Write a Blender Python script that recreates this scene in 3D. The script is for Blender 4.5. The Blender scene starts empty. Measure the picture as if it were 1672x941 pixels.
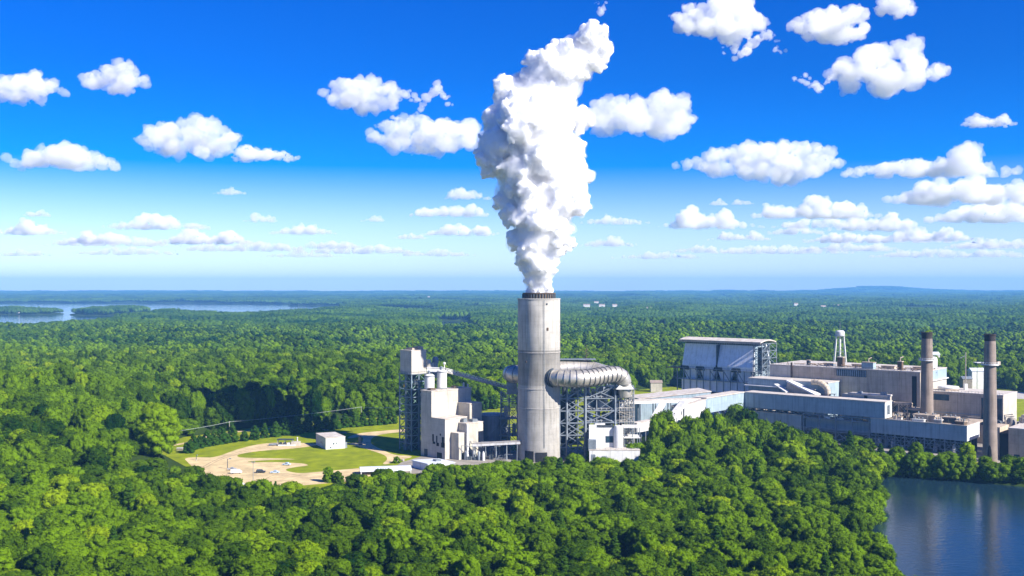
import bpy, bmesh, math, random
import numpy as np
from mathutils import Vector, Matrix, noise as mnoise

R = math.radians
scn = bpy.context.scene
COL = scn.collection
CAMH = 100.0

# ------------------------------------------------------------------ camera
cam_d = bpy.data.cameras.new('camera'); cam = bpy.data.objects.new('camera', cam_d); COL.objects.link(cam)
cam.location = (0, 0, CAMH); cam.rotation_euler = (R(90), 0, 0)
cam_d.sensor_width = 36; cam_d.lens = 36; cam_d.clip_start = 1.0; cam_d.clip_end = 400000
scn.camera = cam

# ------------------------------------------------------------------ sky, sun, exposure
SUN_EL, SUN_AZ = R(34), R(126)             # azimuth: clockwise from +Y (straight ahead)
w = bpy.data.worlds.new('World'); scn.world = w; w.use_nodes = True
nt = w.node_tree
bgn = nt.nodes['Background']
sky = nt.nodes.new('ShaderNodeTexSky'); sky.sky_type = 'NISHITA'; sky.sun_disc = False
sky.sun_elevation = SUN_EL; sky.sun_rotation = SUN_AZ
sky.altitude = 300; sky.air_density = 1.0; sky.dust_density = 0.3; sky.ozone_density = 9.0
hs = nt.nodes.new('ShaderNodeHueSaturation'); hs.inputs['Saturation'].default_value = 1.45; hs.inputs['Hue'].default_value = 0.524
# deep blue overhead, milkier toward the horizon
tcw = nt.nodes.new('ShaderNodeTexCoord'); sxw = nt.nodes.new('ShaderNodeSeparateXYZ'); nt.links.new(tcw.outputs['Generated'], sxw.inputs[0])
mrs = nt.nodes.new('ShaderNodeMapRange'); mrs.interpolation_type = 'SMOOTHSTEP'; mrs.inputs[1].default_value = 0.0; mrs.inputs[2].default_value = 0.17; mrs.inputs[3].default_value = 0.82; mrs.inputs[4].default_value = 1.6
mrv = nt.nodes.new('ShaderNodeMapRange'); mrv.inputs[1].default_value = 0.0; mrv.inputs[2].default_value = 0.20; mrv.inputs[3].default_value = 1.38; mrv.inputs[4].default_value = 1.0
nt.links.new(sxw.outputs['Z'], mrs.inputs[0]); nt.links.new(sxw.outputs['Z'], mrv.inputs[0])
nt.links.new(mrs.outputs[0], hs.inputs['Saturation']); nt.links.new(mrv.outputs[0], hs.inputs['Value'])
nt.links.new(sky.outputs[0], hs.inputs['Color']); nt.links.new(hs.outputs[0], bgn.inputs['Color'])
bgn.inputs['Strength'].default_value = 0.074

sun_d = bpy.data.lights.new('sun', 'SUN'); sun = bpy.data.objects.new('sun', sun_d); COL.objects.link(sun)
sun_d.energy = 5.0; sun_d.angle = R(0.5); sun_d.color = (1.0, 0.94, 0.84)
sdir = Vector((math.sin(SUN_AZ)*math.cos(SUN_EL), math.cos(SUN_AZ)*math.cos(SUN_EL), math.sin(SUN_EL)))
sun.rotation_euler = (-sdir).to_track_quat('-Z', 'Y').to_euler()

vs = scn.view_settings; vs.view_transform = 'Standard'; vs.look = 'None'; vs.exposure = 1.15; vs.gamma = 1.0
vs.use_curve_mapping = False
cy = scn.cycles
cy.use_denoising = True; cy.denoiser = 'OPENIMAGEDENOISE'
cy.max_bounces = 8; cy.diffuse_bounces = 3; cy.glossy_bounces = 3; cy.transmission_bounces = 4
cy.volume_bounces = 2; cy.transparent_max_bounces = 12
cy.sample_clamp_indirect = 6.0
# ------------------------------------------------------------------ helpers
F = 1672.0
def at(px, py, Y):
    return Vector(((px-836.0)/F*Y, Y, CAMH-(py-470.5)/F*Y))
def gnd(px, py, z=0.0):
    Y = F*(CAMH-z)/(py-470.5)
    return at(px, py, Y)

def tag(o, label=None, cat=None, group=None, kind=None):
    if label: o['label'] = label
    if cat: o['category'] = cat
    if group: o['group'] = group
    if kind: o['kind'] = kind
    return o

def link(name, me, mat=None, parent=None):
    o = bpy.data.objects.new(name, me); COL.objects.link(o)
    if mat:
        me.materials.clear()
        me.materials.append(mat)
    if parent: o.parent = parent
    return o

def mat_new(name):
    m = bpy.data.materials.new(name); m.use_nodes = True
    nt = m.node_tree
    return m, nt, nt.nodes, nt.links, nt.nodes['Principled BSDF']

ICO = {}
def ico(sub):
    if sub not in ICO:
        b = bmesh.new(); bmesh.ops.create_icosphere(b, subdivisions=sub, radius=1.0)
        b.verts.ensure_lookup_table()
        ICO[sub] = (np.array([v.co[:] for v in b.verts]), np.array([[v.index for v in f.verts] for f in b.faces]))
        b.free()
    return ICO[sub]

def mesh_np(name, V, Fc, smooth=False):
    """mesh from numpy arrays: all faces with the same vertex count"""
    me = bpy.data.meshes.new(name)
    n, k = Fc.shape
    me.vertices.add(len(V)); me.vertices.foreach_set('co', np.ascontiguousarray(V, dtype=np.float32).ravel())
    me.loops.add(n*k); me.loops.foreach_set('vertex_index', np.ascontiguousarray(Fc, dtype=np.int32).ravel())
    me.polygons.add(n); me.polygons.foreach_set('loop_start', np.arange(0, n*k, k, dtype=np.int32))
    if smooth: me.polygons.foreach_set('use_smooth', np.ones(n, dtype=bool))
    me.update(calc_edges=True)
    return me

def puff_mesh(name, balls, voxel, disp, size, flat_z=None):
    """balls: list of (x,y,z,r[,sz]); one welded cauliflower surface"""
    V, Fc, n = [], [], 0
    for b in balls:
        v0, f0 = ico(2 if b[3] > 6*voxel else 1)
        s = np.array([1, 1, b[4] if len(b) > 4 else 1.0])*b[3]
        V.append(v0*s+np.array(b[:3])); Fc.append(f0+n); n += len(v0)
    V = np.concatenate(V); Fc = np.concatenate(Fc)
    me = mesh_np(name+'_src', V, Fc)
    o = bpy.data.objects.new(name+'_src', me); COL.objects.link(o)
    m = o.modifiers.new('r', 'REMESH'); m.mode = 'VOXEL'; m.voxel_size = voxel; m.use_smooth_shade = True
    sm = o.modifiers.new('s', 'SMOOTH'); sm.factor = 0.5; sm.iterations = 2
    for i, (st, sz) in enumerate(zip(disp, size)):
        t = bpy.data.textures.new(name+'_t%d' % i, 'VORONOI' if i < 2 else 'CLOUDS')
        t.noise_scale = sz
        if i > 1: t.noise_depth = 4
        if i < 2:
            t.distance_metric = 'DISTANCE_SQUARED'; t.noise_intensity = 1.0; t.intensity = 1.0
        d = o.modifiers.new('d%d' % i, 'DISPLACE'); d.texture = t; d.texture_coords = 'LOCAL'
        d.strength = -st if i < 2 else st; d.mid_level = 0.3 if i < 2 else 0.5
    if True:
        s2 = o.modifiers.new('s2', 'SMOOTH'); s2.factor = 0.5; s2.iterations = 1
    dg = bpy.context.evaluated_depsgraph_get()
    out = bpy.data.meshes.new_from_object(o.evaluated_get(dg))
    out.name = name
    bpy.data.objects.remove(o); bpy.data.meshes.remove(me)
    if flat_z is not None:
        n = len(out.vertices); co = np.empty(n*3, dtype=np.float32); out.vertices.foreach_get('co', co); co = co.reshape(-1, 3)
        z = co[:, 2]; low = z < flat_z; z[low] = flat_z+(z[low]-flat_z)*0.45
        out.vertices.foreach_set('co', co.ravel()); out.update()
    return out

def grow(balls, rng, per, k0, k1, levels, up=0.0):
    """scatter smaller balls on the surfaces of the given ones"""
    out = list(balls); cur = list(balls)
    for lv in range(levels):
        nxt = []
        for b in cur:
            for _ in range(per[lv]):
                v = rng.normal(size=3); v /= np.linalg.norm(v)
                if v[2] < 0: v[2] *= (1-up); v /= np.linalg.norm(v)
                r = b[3]*rng.uniform(k0, k1)
                sz = b[4] if len(b) > 4 else 1.0
                d = b[3]*rng.uniform(0.75, 1.0)
                nxt.append((b[0]+v[0]*d, b[1]+v[1]*d, b[2]+v[2]*d*sz, r, min(1.0, sz*1.25)))
        out += nxt; cur = nxt
    return out
WLOC = {}
def thing(name, label, cat, loc, group=None):
    o = bpy.data.objects.new(name, None); COL.objects.link(o); o.location = loc; o.empty_display_size = 1
    WLOC[o.name] = Vector(loc)
    return tag(o, label, cat, group)

class MB:
    def __init__(s): s.v = []; s.f = []; s.g = []
    def add(s, vs_, fs):
        n = len(s.v); s.g.append((n, len(s.f))); s.v += [tuple(v) for v in vs_]; s.f += [tuple(i+n for i in f) for f in fs]; return s
    def prism(s, pts, z0, z1, top=None):
        """pts: plan polygon; z1 number or list per point; top: other plan polygon for a sloping wall"""
        n = len(pts); top = top or pts
        z1l = z1 if isinstance(z1, (list, tuple)) else [z1]*n
        z0l = z0 if isinstance(z0, (list, tuple)) else [z0]*n
        vs_ = [(p[0], p[1], z) for p, z in zip(pts, z0l)]+[(p[0], p[1], z) for p, z in zip(top, z1l)]
        fs = [tuple(range(n))[::-1], tuple(range(n, 2*n))]+[(i, (i+1) % n, n+(i+1) % n, n+i) for i in range(n)]
        return s.add(vs_, fs)
    def obox(s, o, e1, e2, a0, a1, b0, b1, z0, z1):
        P = lambda a, b: (o[0]+e1[0]*a+e2[0]*b, o[1]+e1[1]*a+e2[1]*b)
        return s.prism([P(a0, b0), P(a1, b0), P(a1, b1), P(a0, b1)], z0, z1)
    def box(s, x0, x1, y0, y1, z0, z1): return s.prism([(x0, y0), (x1, y0), (x1, y1), (x0, y1)], z0, z1)
    def ring(s, rings, cap=True):
        """loft through rings of equal count"""
        n = len(rings[0]); vs_ = [p for r in rings for p in r]; fs = []
        for k in range(len(rings)-1):
            fs += [(k*n+i, k*n+(i+1) % n, (k+1)*n+(i+1) % n, (k+1)*n+i) for i in range(n)]
        if cap: fs += [tuple(range(n))[::-1], tuple(range((len(rings)-1)*n, len(rings)*n))]
        return s.add(vs_, fs)
    def lathe(s, x, y, prof, n=24, cap=True):
        return s.ring([[(x+r*math.cos(2*math.pi*i/n), y+r*math.sin(2*math.pi*i/n), z) for i in range(n)] for r, z in prof], cap)
    def tube(s, pts, r, n=10, cap=True):
        pts = [Vector(p) for p in pts]; rr = r if isinstance(r, (list, tuple)) else [r]*len(pts)
        up = Vector((0, 0, 1)); rings = []
        for i, p in enumerate(pts):
            d = (pts[min(i+1, len(pts)-1)]-pts[max(i-1, 0)]).normalized()
            a = d.cross(up) if abs(d.z) < 0.98 else d.cross(Vector((0, 1, 0)))
            if rings and a.dot(la) < 0: a = -a
            a.normalize(); la = a; b = a.cross(d).normalized()
            rings.append([tuple(p+(a*math.cos(2*math.pi*j/n)+b*math.sin(2*math.pi*j/n))*rr[i]) for j in range(n)])
        return s.ring(rings, cap)
    def bar(s, p, q, w=0.3, h=None):
        p, q = Vector(p), Vector(q); h = h or w; d = (q-p).normalized()
        a = d.cross(Vector((0, 0, 1))) if abs(d.z) < 0.98 else Vector((0.78, 0.62, 0))
        a.normalize(); b = a.cross(d)
        c = [a*w/2+b*h/2, -a*w/2+b*h/2, -a*w/2-b*h/2, a*w/2-b*h/2]
        return s.ring([[tuple(p+k) for k in c], [tuple(q+k) for k in c]])
    def ball(s, c, r, sub=2, sz=1.0):
        v, f = ico(sub)
        return s.add([(c[0]+p[0]*r, c[1]+p[1]*r, c[2]+p[2]*r*sz) for p in v], [tuple(int(i) for i in t) for t in f])
    def build(s, name, mat, parent=None, smooth=False, root=None, mesh_only=False):
        base = Vector((0, 0, 0))
        if parent is not None:
            r = parent
            while r.parent is not None: r = r.parent
            base = WLOC.get(r.name, Vector((0, 0, 0)))
        me = bpy.data.meshes.new(name)
        me.from_pydata([(v[0]-base.x, v[1]-base.y, v[2]-base.z) for v in s.v], [], s.f)
        if smooth:
            me.polygons.foreach_set('use_smooth', [True]*len(me.polygons))
            me.set_sharp_from_angle(angle=R(40))
        me.update()
        if mesh_only: me.materials.append(mat); return me
        return link(name, me, mat, parent)

SPLIT = {'columns': 'column', 'landing_beams': 'landing_beam', 'legs': 'leg', 'platforms': 'platform', 'posts': 'post', 'frame_posts': 'post', 'under_posts': 'post', 'gallery_posts': 'post', 'joint_band': 'joint_band', 'roof_vent': 'roof_vent', 'base_plant': 'base_unit',
         'lamp_drum': 'lamp_drum', 'hoop': 'hoop', 'landing_posts': 'post', 'main_post': 'main_post', 'end_columns': 'column', 'roof_plant': 'roof_unit', 'white_unit': 'white_unit', 'cabinet': 'cabinet', 'roof_fan': 'roof_fan', 'casing': 'casing',
         'tan_units': 'tan_unit', 'grey_units': 'grey_unit', 'fan': 'fan', 'low_block': 'low_block', 'roof': 'roof', 'pilaster': 'pilaster', 'frame_beams': 'beam', 'insulators': 'insulator', 'parapet': 'parapet', 'vessel': 'vessel', 'vent': 'vent', 'trestle': 'trestle', 'machine_platform': 'machine_platform', 'platform': 'platform', 'upper_box': 'upper_box', 'door': 'door'}
def part(name, mb, mat, parent, smooth=False):
    if name in SPLIT and len(mb.g) > 1:
        ends = mb.g[1:]+[(len(mb.v), len(mb.f))]; o = None
        for (v0, f0), (v1, f1) in zip(mb.g, ends):
            q = MB(); q.v = mb.v[v0:v1]; q.f = [tuple(i-v0 for i in f) for f in mb.f[f0:f1]]; o = q.build(SPLIT[name], mat, parent, smooth)
        return o
    return mb.build(name, mat, parent, smooth)

def sheet(name, pts, z, mat, kind='structure'):
    me = bpy.data.meshes.new(name)
    bm = bmesh.new(); vs_ = [bm.verts.new((p[0], p[1], z)) for p in pts]
    f = bm.faces.new(vs_); bm.normal_update()
    if f.normal.z < 0: f.normal_flip()
    bmesh.ops.triangulate(bm, faces=[f]); bm.to_mesh(me); bm.free()
    return tag(link(name, me, mat), kind=kind)

def smooth_poly(pts, it=2):
    for _ in range(it):
        q = []
        for i, p in enumerate(pts):
            n = pts[(i+1) % len(pts)]
            q += [(p[0]*.75+n[0]*.25, p[1]*.75+n[1]*.25), (p[0]*.25+n[0]*.75, p[1]*.25+n[1]*.75)]
        pts = q
    return pts

# ------------------------------------------------------------------ materials
def mk(name, col, rough=0.8, metal=0.0, var=0.25, scale=0.15, streak=0.0, seam=None, col2=None, bump=0.0, spec=0.3, ribs=None):
    """base colour with soft blotches, optional vertical dirt streaks, horizontal seams (spacing, width, dark) and ribs"""
    m, nt, N, L, P = mat_new(name)
    P.inputs['Roughness'].default_value = rough; P.inputs['Metallic'].default_value = metal
    P.inputs['Specular IOR Level'].default_value = spec
    tc = N.new('ShaderNodeTexCoord'); geo = N.new('ShaderNodeNewGeometry')
    nz = N.new('ShaderNodeTexNoise'); nz.inputs['Scale'].default_value = scale; nz.inputs['Detail'].default_value = 6; nz.inputs['Roughness'].default_value = 0.65
    L.new(geo.outputs['Position'], nz.inputs['Vector'])
    c2 = col2 or tuple(c*(1-var*1.3) for c in col)
    c1 = tuple(min(0.92, c*(1+var*0.5)) for c in col)
    rp = N.new('ShaderNodeMapRange'); rp.inputs[1].default_value = 0.3; rp.inputs[2].default_value = 0.7
    L.new(nz.outputs['Fac'], rp.inputs[0])
    mix = N.new('ShaderNodeMix'); mix.data_type = 'RGBA'; mix.inputs['A'].default_value = c2+(1,); mix.inputs['B'].default_value = c1+(1,)
    L.new(rp.outputs[0], mix.inputs['Factor']); out = mix.outputs['Result']
    def dark(fac, k):
        nonlocal out
        mm = N.new('ShaderNodeMix'); mm.data_type = 'RGBA'; mm.blend_type = 'MULTIPLY'
        mm.inputs['B'].default_value = (k, k, k*0.97, 1); L.new(fac, mm.inputs['Factor']); L.new(out, mm.inputs['A']); out = mm.outputs['Result']
    if streak:
        mp = N.new('ShaderNodeMapping'); mp.inputs['Scale'].default_value = (0.9, 0.9, 0.05); L.new(geo.outputs['Position'], mp.inputs['Vector'])
        n2 = N.new('ShaderNodeTexNoise'); n2.inputs['Scale'].default_value = 1.0; n2.inputs['Detail'].default_value = 4; L.new(mp.outputs[0], n2.inputs['Vector'])
        r2 = N.new('ShaderNodeMapRange'); r2.inputs[1].default_value = 0.5; r2.inputs[2].default_value = 0.72; L.new(n2.outputs['Fac'], r2.inputs[0]); dark(r2.outputs[0], 1-streak)
    if seam:
        sp, wd, dk = seam; sx = N.new('ShaderNodeSeparateXYZ'); L.new(geo.outputs['Position'], sx.inputs[0])
        d = N.new('ShaderNodeMath'); d.operation = 'DIVIDE'; d.inputs[1].default_value = sp; L.new(sx.outputs['Z'], d.inputs[0])
        fr = N.new('ShaderNodeMath'); fr.operation = 'FRACT'; L.new(d.outputs[0], fr.inputs[0])
        lt = N.new('ShaderNodeMath'); lt.operation = 'LESS_THAN'; lt.inputs[1].default_value = wd/sp; L.new(fr.outputs[0], lt.inputs[0]); dark(lt.outputs[0], 1-dk)
    if ribs:      # upright ribs of cladding: (plan direction, spacing, dark)
        (dx, dy), sp, dk = ribs
        vm = N.new('ShaderNodeVectorMath'); vm.operation = 'DOT_PRODUCT'; vm.inputs[1].default_value = (dx/sp, dy/sp, 0); L.new(geo.outputs['Position'], vm.inputs[0])
        fr = N.new('ShaderNodeMath'); fr.operation = 'FRACT'; L.new(vm.outputs['Value'], fr.inputs[0])
        lt = N.new('ShaderNodeMath'); lt.operation = 'LESS_THAN'; lt.inputs[1].default_value = 0.12; L.new(fr.outputs[0], lt.inputs[0]); dark(lt.outputs[0], 1-dk)
    L.new(out, P.inputs['Base Color'])
    if bump:
        bp = N.new('ShaderNodeBump'); bp.inputs['Strength'].default_value = bump; bp.inputs['Distance'].default_value = 0.3
        n3 = N.new('ShaderNodeTexNoise'); n3.inputs['Scale'].default_value = 1.5; n3.inputs['Detail'].default_value = 5; L.new(geo.outputs['Position'], n3.inputs['Vector'])
        L.new(n3.outputs['Fac'], bp.inputs['Height']); L.new(bp.outputs[0], P.inputs['Normal'])
    return m

M = {}
CF, CG = (-0.757, 0.653), (0.653, 0.757)     # plan axes of the long works on the right: along its front, and into its depth
PA = R(45); PE1, PE2 = (math.cos(PA), math.sin(PA)), (-math.sin(PA), math.cos(PA))
M['cream'] = mk('cream_cladding', (0.50, 0.46, 0.40), 0.75, var=0.18, streak=0.26, seam=(4.0, 0.18, 0.15), ribs=(PE1, 3.0, 0.06))
M['cream_plain'] = mk('cream_paint', (0.48, 0.44, 0.37), 0.7, var=0.25, streak=0.2)
M['tan'] = mk('tan_cladding', (0.50, 0.41, 0.31), 0.8, var=0.2, streak=0.3, seam=(5.0, 0.2, 0.16), ribs=(CF, 4.0, 0.10))
M['blue_grey'] = mk('blue_grey_cladding', (0.29, 0.37, 0.42), 0.6, var=0.14, streak=0.3, seam=(4.6, 0.14, 0.14), ribs=(CF, 2.6, 0.08))
M['white_panel'] = mk('white_panel', (0.76, 0.77, 0.79), 0.45, var=0.12, streak=0.22, seam=(6.0, 0.15, 0.10), ribs=(CF, 5.0, 0.10))
M['white'] = mk('white_paint', (0.66, 0.65, 0.63), 0.6, var=0.2, streak=0.24)
M['roof'] = mk('pale_roofing', (0.52, 0.49, 0.45), 0.85, var=0.28, scale=0.25, col2=(0.36, 0.30, 0.24))
M['roof_tan'] = mk('tan_roofing', (0.42, 0.34, 0.26), 0.9, var=0.35, scale=0.3, bump=0.3)
M['steel'] = mk('galvanised_steel', (0.22, 0.25, 0.28), 0.5, 0.3, var=0.3, scale=0.4)
M['steel_blue'] = mk('blue_grey_steel', (0.20, 0.26, 0.32), 0.55, 0.2, var=0.3, scale=0.4)
M['steel_dark'] = mk('dark_steel', (0.06, 0.075, 0.09), 0.6, 0.2, var=0.4, scale=0.4)
M['steel_green'] = mk('green_steel', (0.14, 0.24, 0.19), 0.6, 0.1, var=0.3, scale=0.4)
M['duct'] = mk('aluminium_lagging', (0.56, 0.52, 0.45), 0.42, 0.6, var=0.22, scale=0.35, streak=0.15)
M['duct_band'] = mk('lagging_band', (0.30, 0.29, 0.28), 0.45, 0.6, var=0.2)
M['rust'] = mk('rusty_iron', (0.13, 0.09, 0.06), 0.9, var=0.4, scale=0.6)
M['concrete_pale'] = mk('pale_concrete', (0.44, 0.41, 0.37), 0.9, var=0.22, scale=0.2, streak=0.2)
M['window'] = mk('dark_window', (0.03, 0.06, 0.09), 0.15, var=0.3, scale=0.8, spec=0.6)
M['opening'] = mk('dark_opening', (0.018, 0.02, 0.024), 0.9, var=0.3)
M['yellow'] = mk('yellow_paint', (0.6, 0.35, 0.03), 0.6, var=0.2)
M['pipe_cream'] = mk('cream_pipe', (0.52, 0.44, 0.34), 0.6, var=0.2, streak=0.2)
M['black'] = mk('black_rubber', (0.015, 0.015, 0.016), 0.8)
M['car_white'] = mk('white_car_paint', (0.72, 0.72, 0.72), 0.25, var=0.05, spec=0.6)
M['car_dark'] = mk('dark_car_paint', (0.03, 0.03, 0.03), 0.25, var=0.05, spec=0.6)
M['car_blue'] = mk('pale_blue_car_paint', (0.45, 0.55, 0.66), 0.25, var=0.05, spec=0.6)
M['car_silver'] = mk('silver_car_paint', (0.48, 0.48, 0.48), 0.3, 0.4, var=0.05, spec=0.6)
M['sand'] = mk('sandy_gravel', (0.62, 0.475, 0.25), 0.95, var=0.30, scale=0.12, bump=0.4)
M['gravel'] = mk('grey_gravel', (0.30, 0.27, 0.23), 0.95, var=0.3, scale=0.12, bump=0.3)
M['paint_line'] = mk('white_road_paint', (0.8, 0.8, 0.78), 0.7, var=0.08)
M['lawn'] = mk('lawn_grass', (0.235, 0.27, 0.003), 0.95, var=0.25, scale=0.11, col2=(0.115, 0.15, 0.006), bump=0.3, spec=0.1)
M['floor'] = mk('forest_floor', (0.035, 0.06, 0.012), 1.0, var=0.4, scale=0.02, spec=0.0)
M['stone'] = mk('weathered_stone', (0.24, 0.21, 0.17), 0.95, var=0.35, scale=0.5, bump=0.4)
M['bark'] = mk('bark', (0.07, 0.055, 0.04), 0.95, var=0.4, scale=1.0)
M['wood_pole'] = mk('weathered_pole', (0.32, 0.29, 0.24), 0.9, var=0.2)
M['wire'] = mk('pale_wire', (0.30, 0.34, 0.33), 0.6)
M['house_wall'] = mk('house_wall', (0.62, 0.60, 0.56), 0.8, var=0.15)
M['house_roof'] = mk('house_roof', (0.30, 0.24, 0.20), 0.85, var=0.3)
M['roof_pale_blue'] = mk('pale_blue_roof', (0.60, 0.64, 0.70), 0.5, var=0.15)

def foliage(name, dark, light, hue_noise=0.009, rnd=0.55):
    m, nt, N, L, P = mat_new(name)
    P.inputs['Roughness'].default_value = 0.7; P.inputs['Specular IOR Level'].default_value = 0.05
    oi = N.new('ShaderNodeObjectInfo'); at_ = N.new('ShaderNodeAttribute'); at_.attribute_name = 'shade'
    geo = N.new('ShaderNodeNewGeometry'); nz = N.new('ShaderNodeTexNoise'); nz.inputs['Scale'].default_value = hue_noise; nz.inputs['Detail'].default_value = 3
    L.new(geo.outputs['Position'], nz.inputs['Vector'])
    def mth(op, a, b):
        n = N.new('ShaderNodeMath'); n.operation = op
        for i, q in enumerate((a, b)):
            if isinstance(q, (int, float)): n.inputs[i].default_value = q
            else: L.new(q, n.inputs[i])
        return n.outputs[0]
    f = mth('ADD', mth('MULTIPLY', oi.outputs['Random'], rnd), mth('MULTIPLY', at_.outputs['Fac'], 0.45))
    f = mth('ADD', f, mth('MULTIPLY', mth('SUBTRACT', nz.outputs['Fac'], 0.5), 1.0))
    nz2 = N.new('ShaderNodeTexNoise'); nz2.inputs['Scale'].default_value = 0.0028; nz2.inputs['Detail'].default_value = 2; L.new(geo.outputs['Position'], nz2.inputs['Vector'])
    f = mth('ADD', f, mth('MULTIPLY', mth('SUBTRACT', nz2.outputs['Fac'], 0.5), 1.7))
    mix = N.new('ShaderNodeMix'); mix.data_type = 'RGBA'; mix.clamp_factor = True
    mix.inputs['A'].default_value = dark+(1,); mix.inputs['B'].default_value = light+(1,); L.new(f, mix.inputs['Factor'])
    L.new(mix.outputs['Result'], P.inputs['Base Color'])
    tr = N.new('ShaderNodeBsdfTranslucent'); L.new(mix.outputs['Result'], tr.inputs['Color'])
    ms = N.new('ShaderNodeMixShader'); ms.inputs[0].default_value = 0.2
    L.new(P.outputs[0], ms.inputs[1]); L.new(tr.outputs[0], ms.inputs[2]); L.new(ms.outputs[0], N['Material Output'].inputs['Surface'])
    return m
M['leaf'] = foliage('broadleaf_foliage', (0.005, 0.026, 0.0003), (0.115, 0.205, 0.0005), rnd=0.9)
M['leaf_bright'] = foliage('bright_foliage', (0.13, 0.22, 0.001), (0.22, 0.30, 0.001), rnd=0.3)
M['leaf_far_tinted'] = foliage('distance_tinted_foliage', (0.007, 0.036, 0.004), (0.075, 0.150, 0.004), rnd=0.6)  # leaf colours darkened blue-green: the dim, hazy look of distance put into the colour
M['leaf_dark'] = foliage('evergreen_foliage', (0.018, 0.060, 0.003), (0.065, 0.13, 0.004), rnd=0.4)
# ------------------------------------------------------------------ terrain
WATER_Z = -7.0
def poly_px(lst, z=0.0): return [tuple(gnd(px, py, z)[:2]) for px, py in lst]
CLEAR = poly_px([(262,740),(276,722),(300,714),(400,700),(500,690),(640,680),(790,669),(850,664),(930,652),(1040,637),(1110,630)])+[(190,985),(330,1010),(480,1050),(520,900),(520,620),(430,560),(300,566),(262,586),(238,606),(205,640),(150,692),(122,660),(96,655),(76,606)]+poly_px([(1045,752),(845,759),(740,770),(640,780),(600,788),(560,796),(430,803),(352,797),(322,772)])
LAKE_NEAR = [(215,583),(245,568),(274,549),(420,500),(620,430),(620,150),(100,150),(138,330),(143,380),(151,416),(160,453),(184,505),(200,552)]
def wpx(l): return poly_px(l, WATER_Z)
def cpx(l): return poly_px(l, 15.0)          # shores hidden by the crowns in front of them
LAKE_FAR = wpx([(-260,495.2),(0,495.2),(300,495.2),(470,497.0),(480,499),(560,500.0)])+cpx([(562,502.0),(490,506),(430,508.5),(330,509.5),(250,509.5),(205,514),(170,519),(110,525),(40,531),(-20,536),(-260,538)])
ISLES = [wpx([(-200,511),(-20,513.8),(60,514.5),(98,513),(98,511.5),(40,509.5),(-200,508)]), wpx([(120,515.5),(165,515.8),(250,512),(235,510.2),(150,511.5),(122,513)])]
POND = wpx([(716,524.2),(764,524.2)])+cpx([(764,530.5),(748,531.5),(722,532.5)])
LAKE_SLIVER = wpx([(-200,479.6),(60,479.8),(120,479.2),(60,478.6),(-200,478.4)])
LAKE_MID = wpx([(640,487.5),(720,487.0),(725,486.4),(660,486.5)])

def in_poly(X, Y, poly):
    ins = np.zeros(X.shape, bool); n = len(poly)
    for i in range(n):
        x0, y0 = poly[i]; x1, y1 = poly[(i+1) % n]
        c = ((y0 > Y) != (y1 > Y)) & (X < (x1-x0)*(Y-y0)/((y1-y0) if y1 != y0 else 1e-9)+x0)
        ins ^= c
    return ins
def sdist(X, Y, poly):
    """signed distance to polygon: negative inside"""
    d = np.full(X.shape, 1e12); n = len(poly)
    for i in range(n):
        x0, y0 = poly[i]; x1, y1 = poly[(i+1) % n]
        dx, dy = x1-x0, y1-y0; l2 = dx*dx+dy*dy+1e-9
        t = np.clip(((X-x0)*dx+(Y-y0)*dy)/l2, 0, 1)
        d = np.minimum(d, (X-x0-t*dx)**2+(Y-y0-t*dy)**2)
    d = np.sqrt(d)
    return np.where(in_poly(X, Y, poly), -d, d)
_r = np.random.default_rng(3)
WAV = [(_r.uniform(0, 6.28), _r.uniform(0, 6.28), _r.uniform(0, 6.28)) for _ in range(14)]
def wavy(X, Y, L0, n=5, k=0):
    s = np.zeros(X.shape)
    for i in range(n):
        a, p, q = WAV[(i+k) % 14]; L = L0/(1+0.55*i)
        s += np.sin((X*math.cos(a)+Y*math.sin(a))/L*6.28+p+0.8*np.sin((X*math.sin(a)-Y*math.cos(a))/L*3.1+q))/(1+0.4*i)
    return s/n*1.5
CTRL = np.array([(-330,600,26),(-300,540,17),(-235,590,15),(-215,545,10),(-180,570,3),(-180,520,-3),(-260,470,2),(-330,480,8),(-200,430,-5),(-120,500,-5),(0,540,-5),(60,560,-5),(100,600,-1),
                 (-100,420,-6),(0,420,-6),(100,420,-6),(150,540,-5.5),(0,330,-6),(-150,330,-6),(120,340,-6),(-420,620,30),(-420,500,12),(-260,340,-4),(-260,690,8),(-200,760,3),(0,900,3),(-340,720,20),(-300,900,8),
                 (110,640,0),(180,600,-3),(200,585,-5),(300,1000,2),(500,800,2),(150,1100,4),(-150,1100,6),(-500,1100,8),(500,1300,6),(300,540,-6),(600,520,-4)], float)
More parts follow.
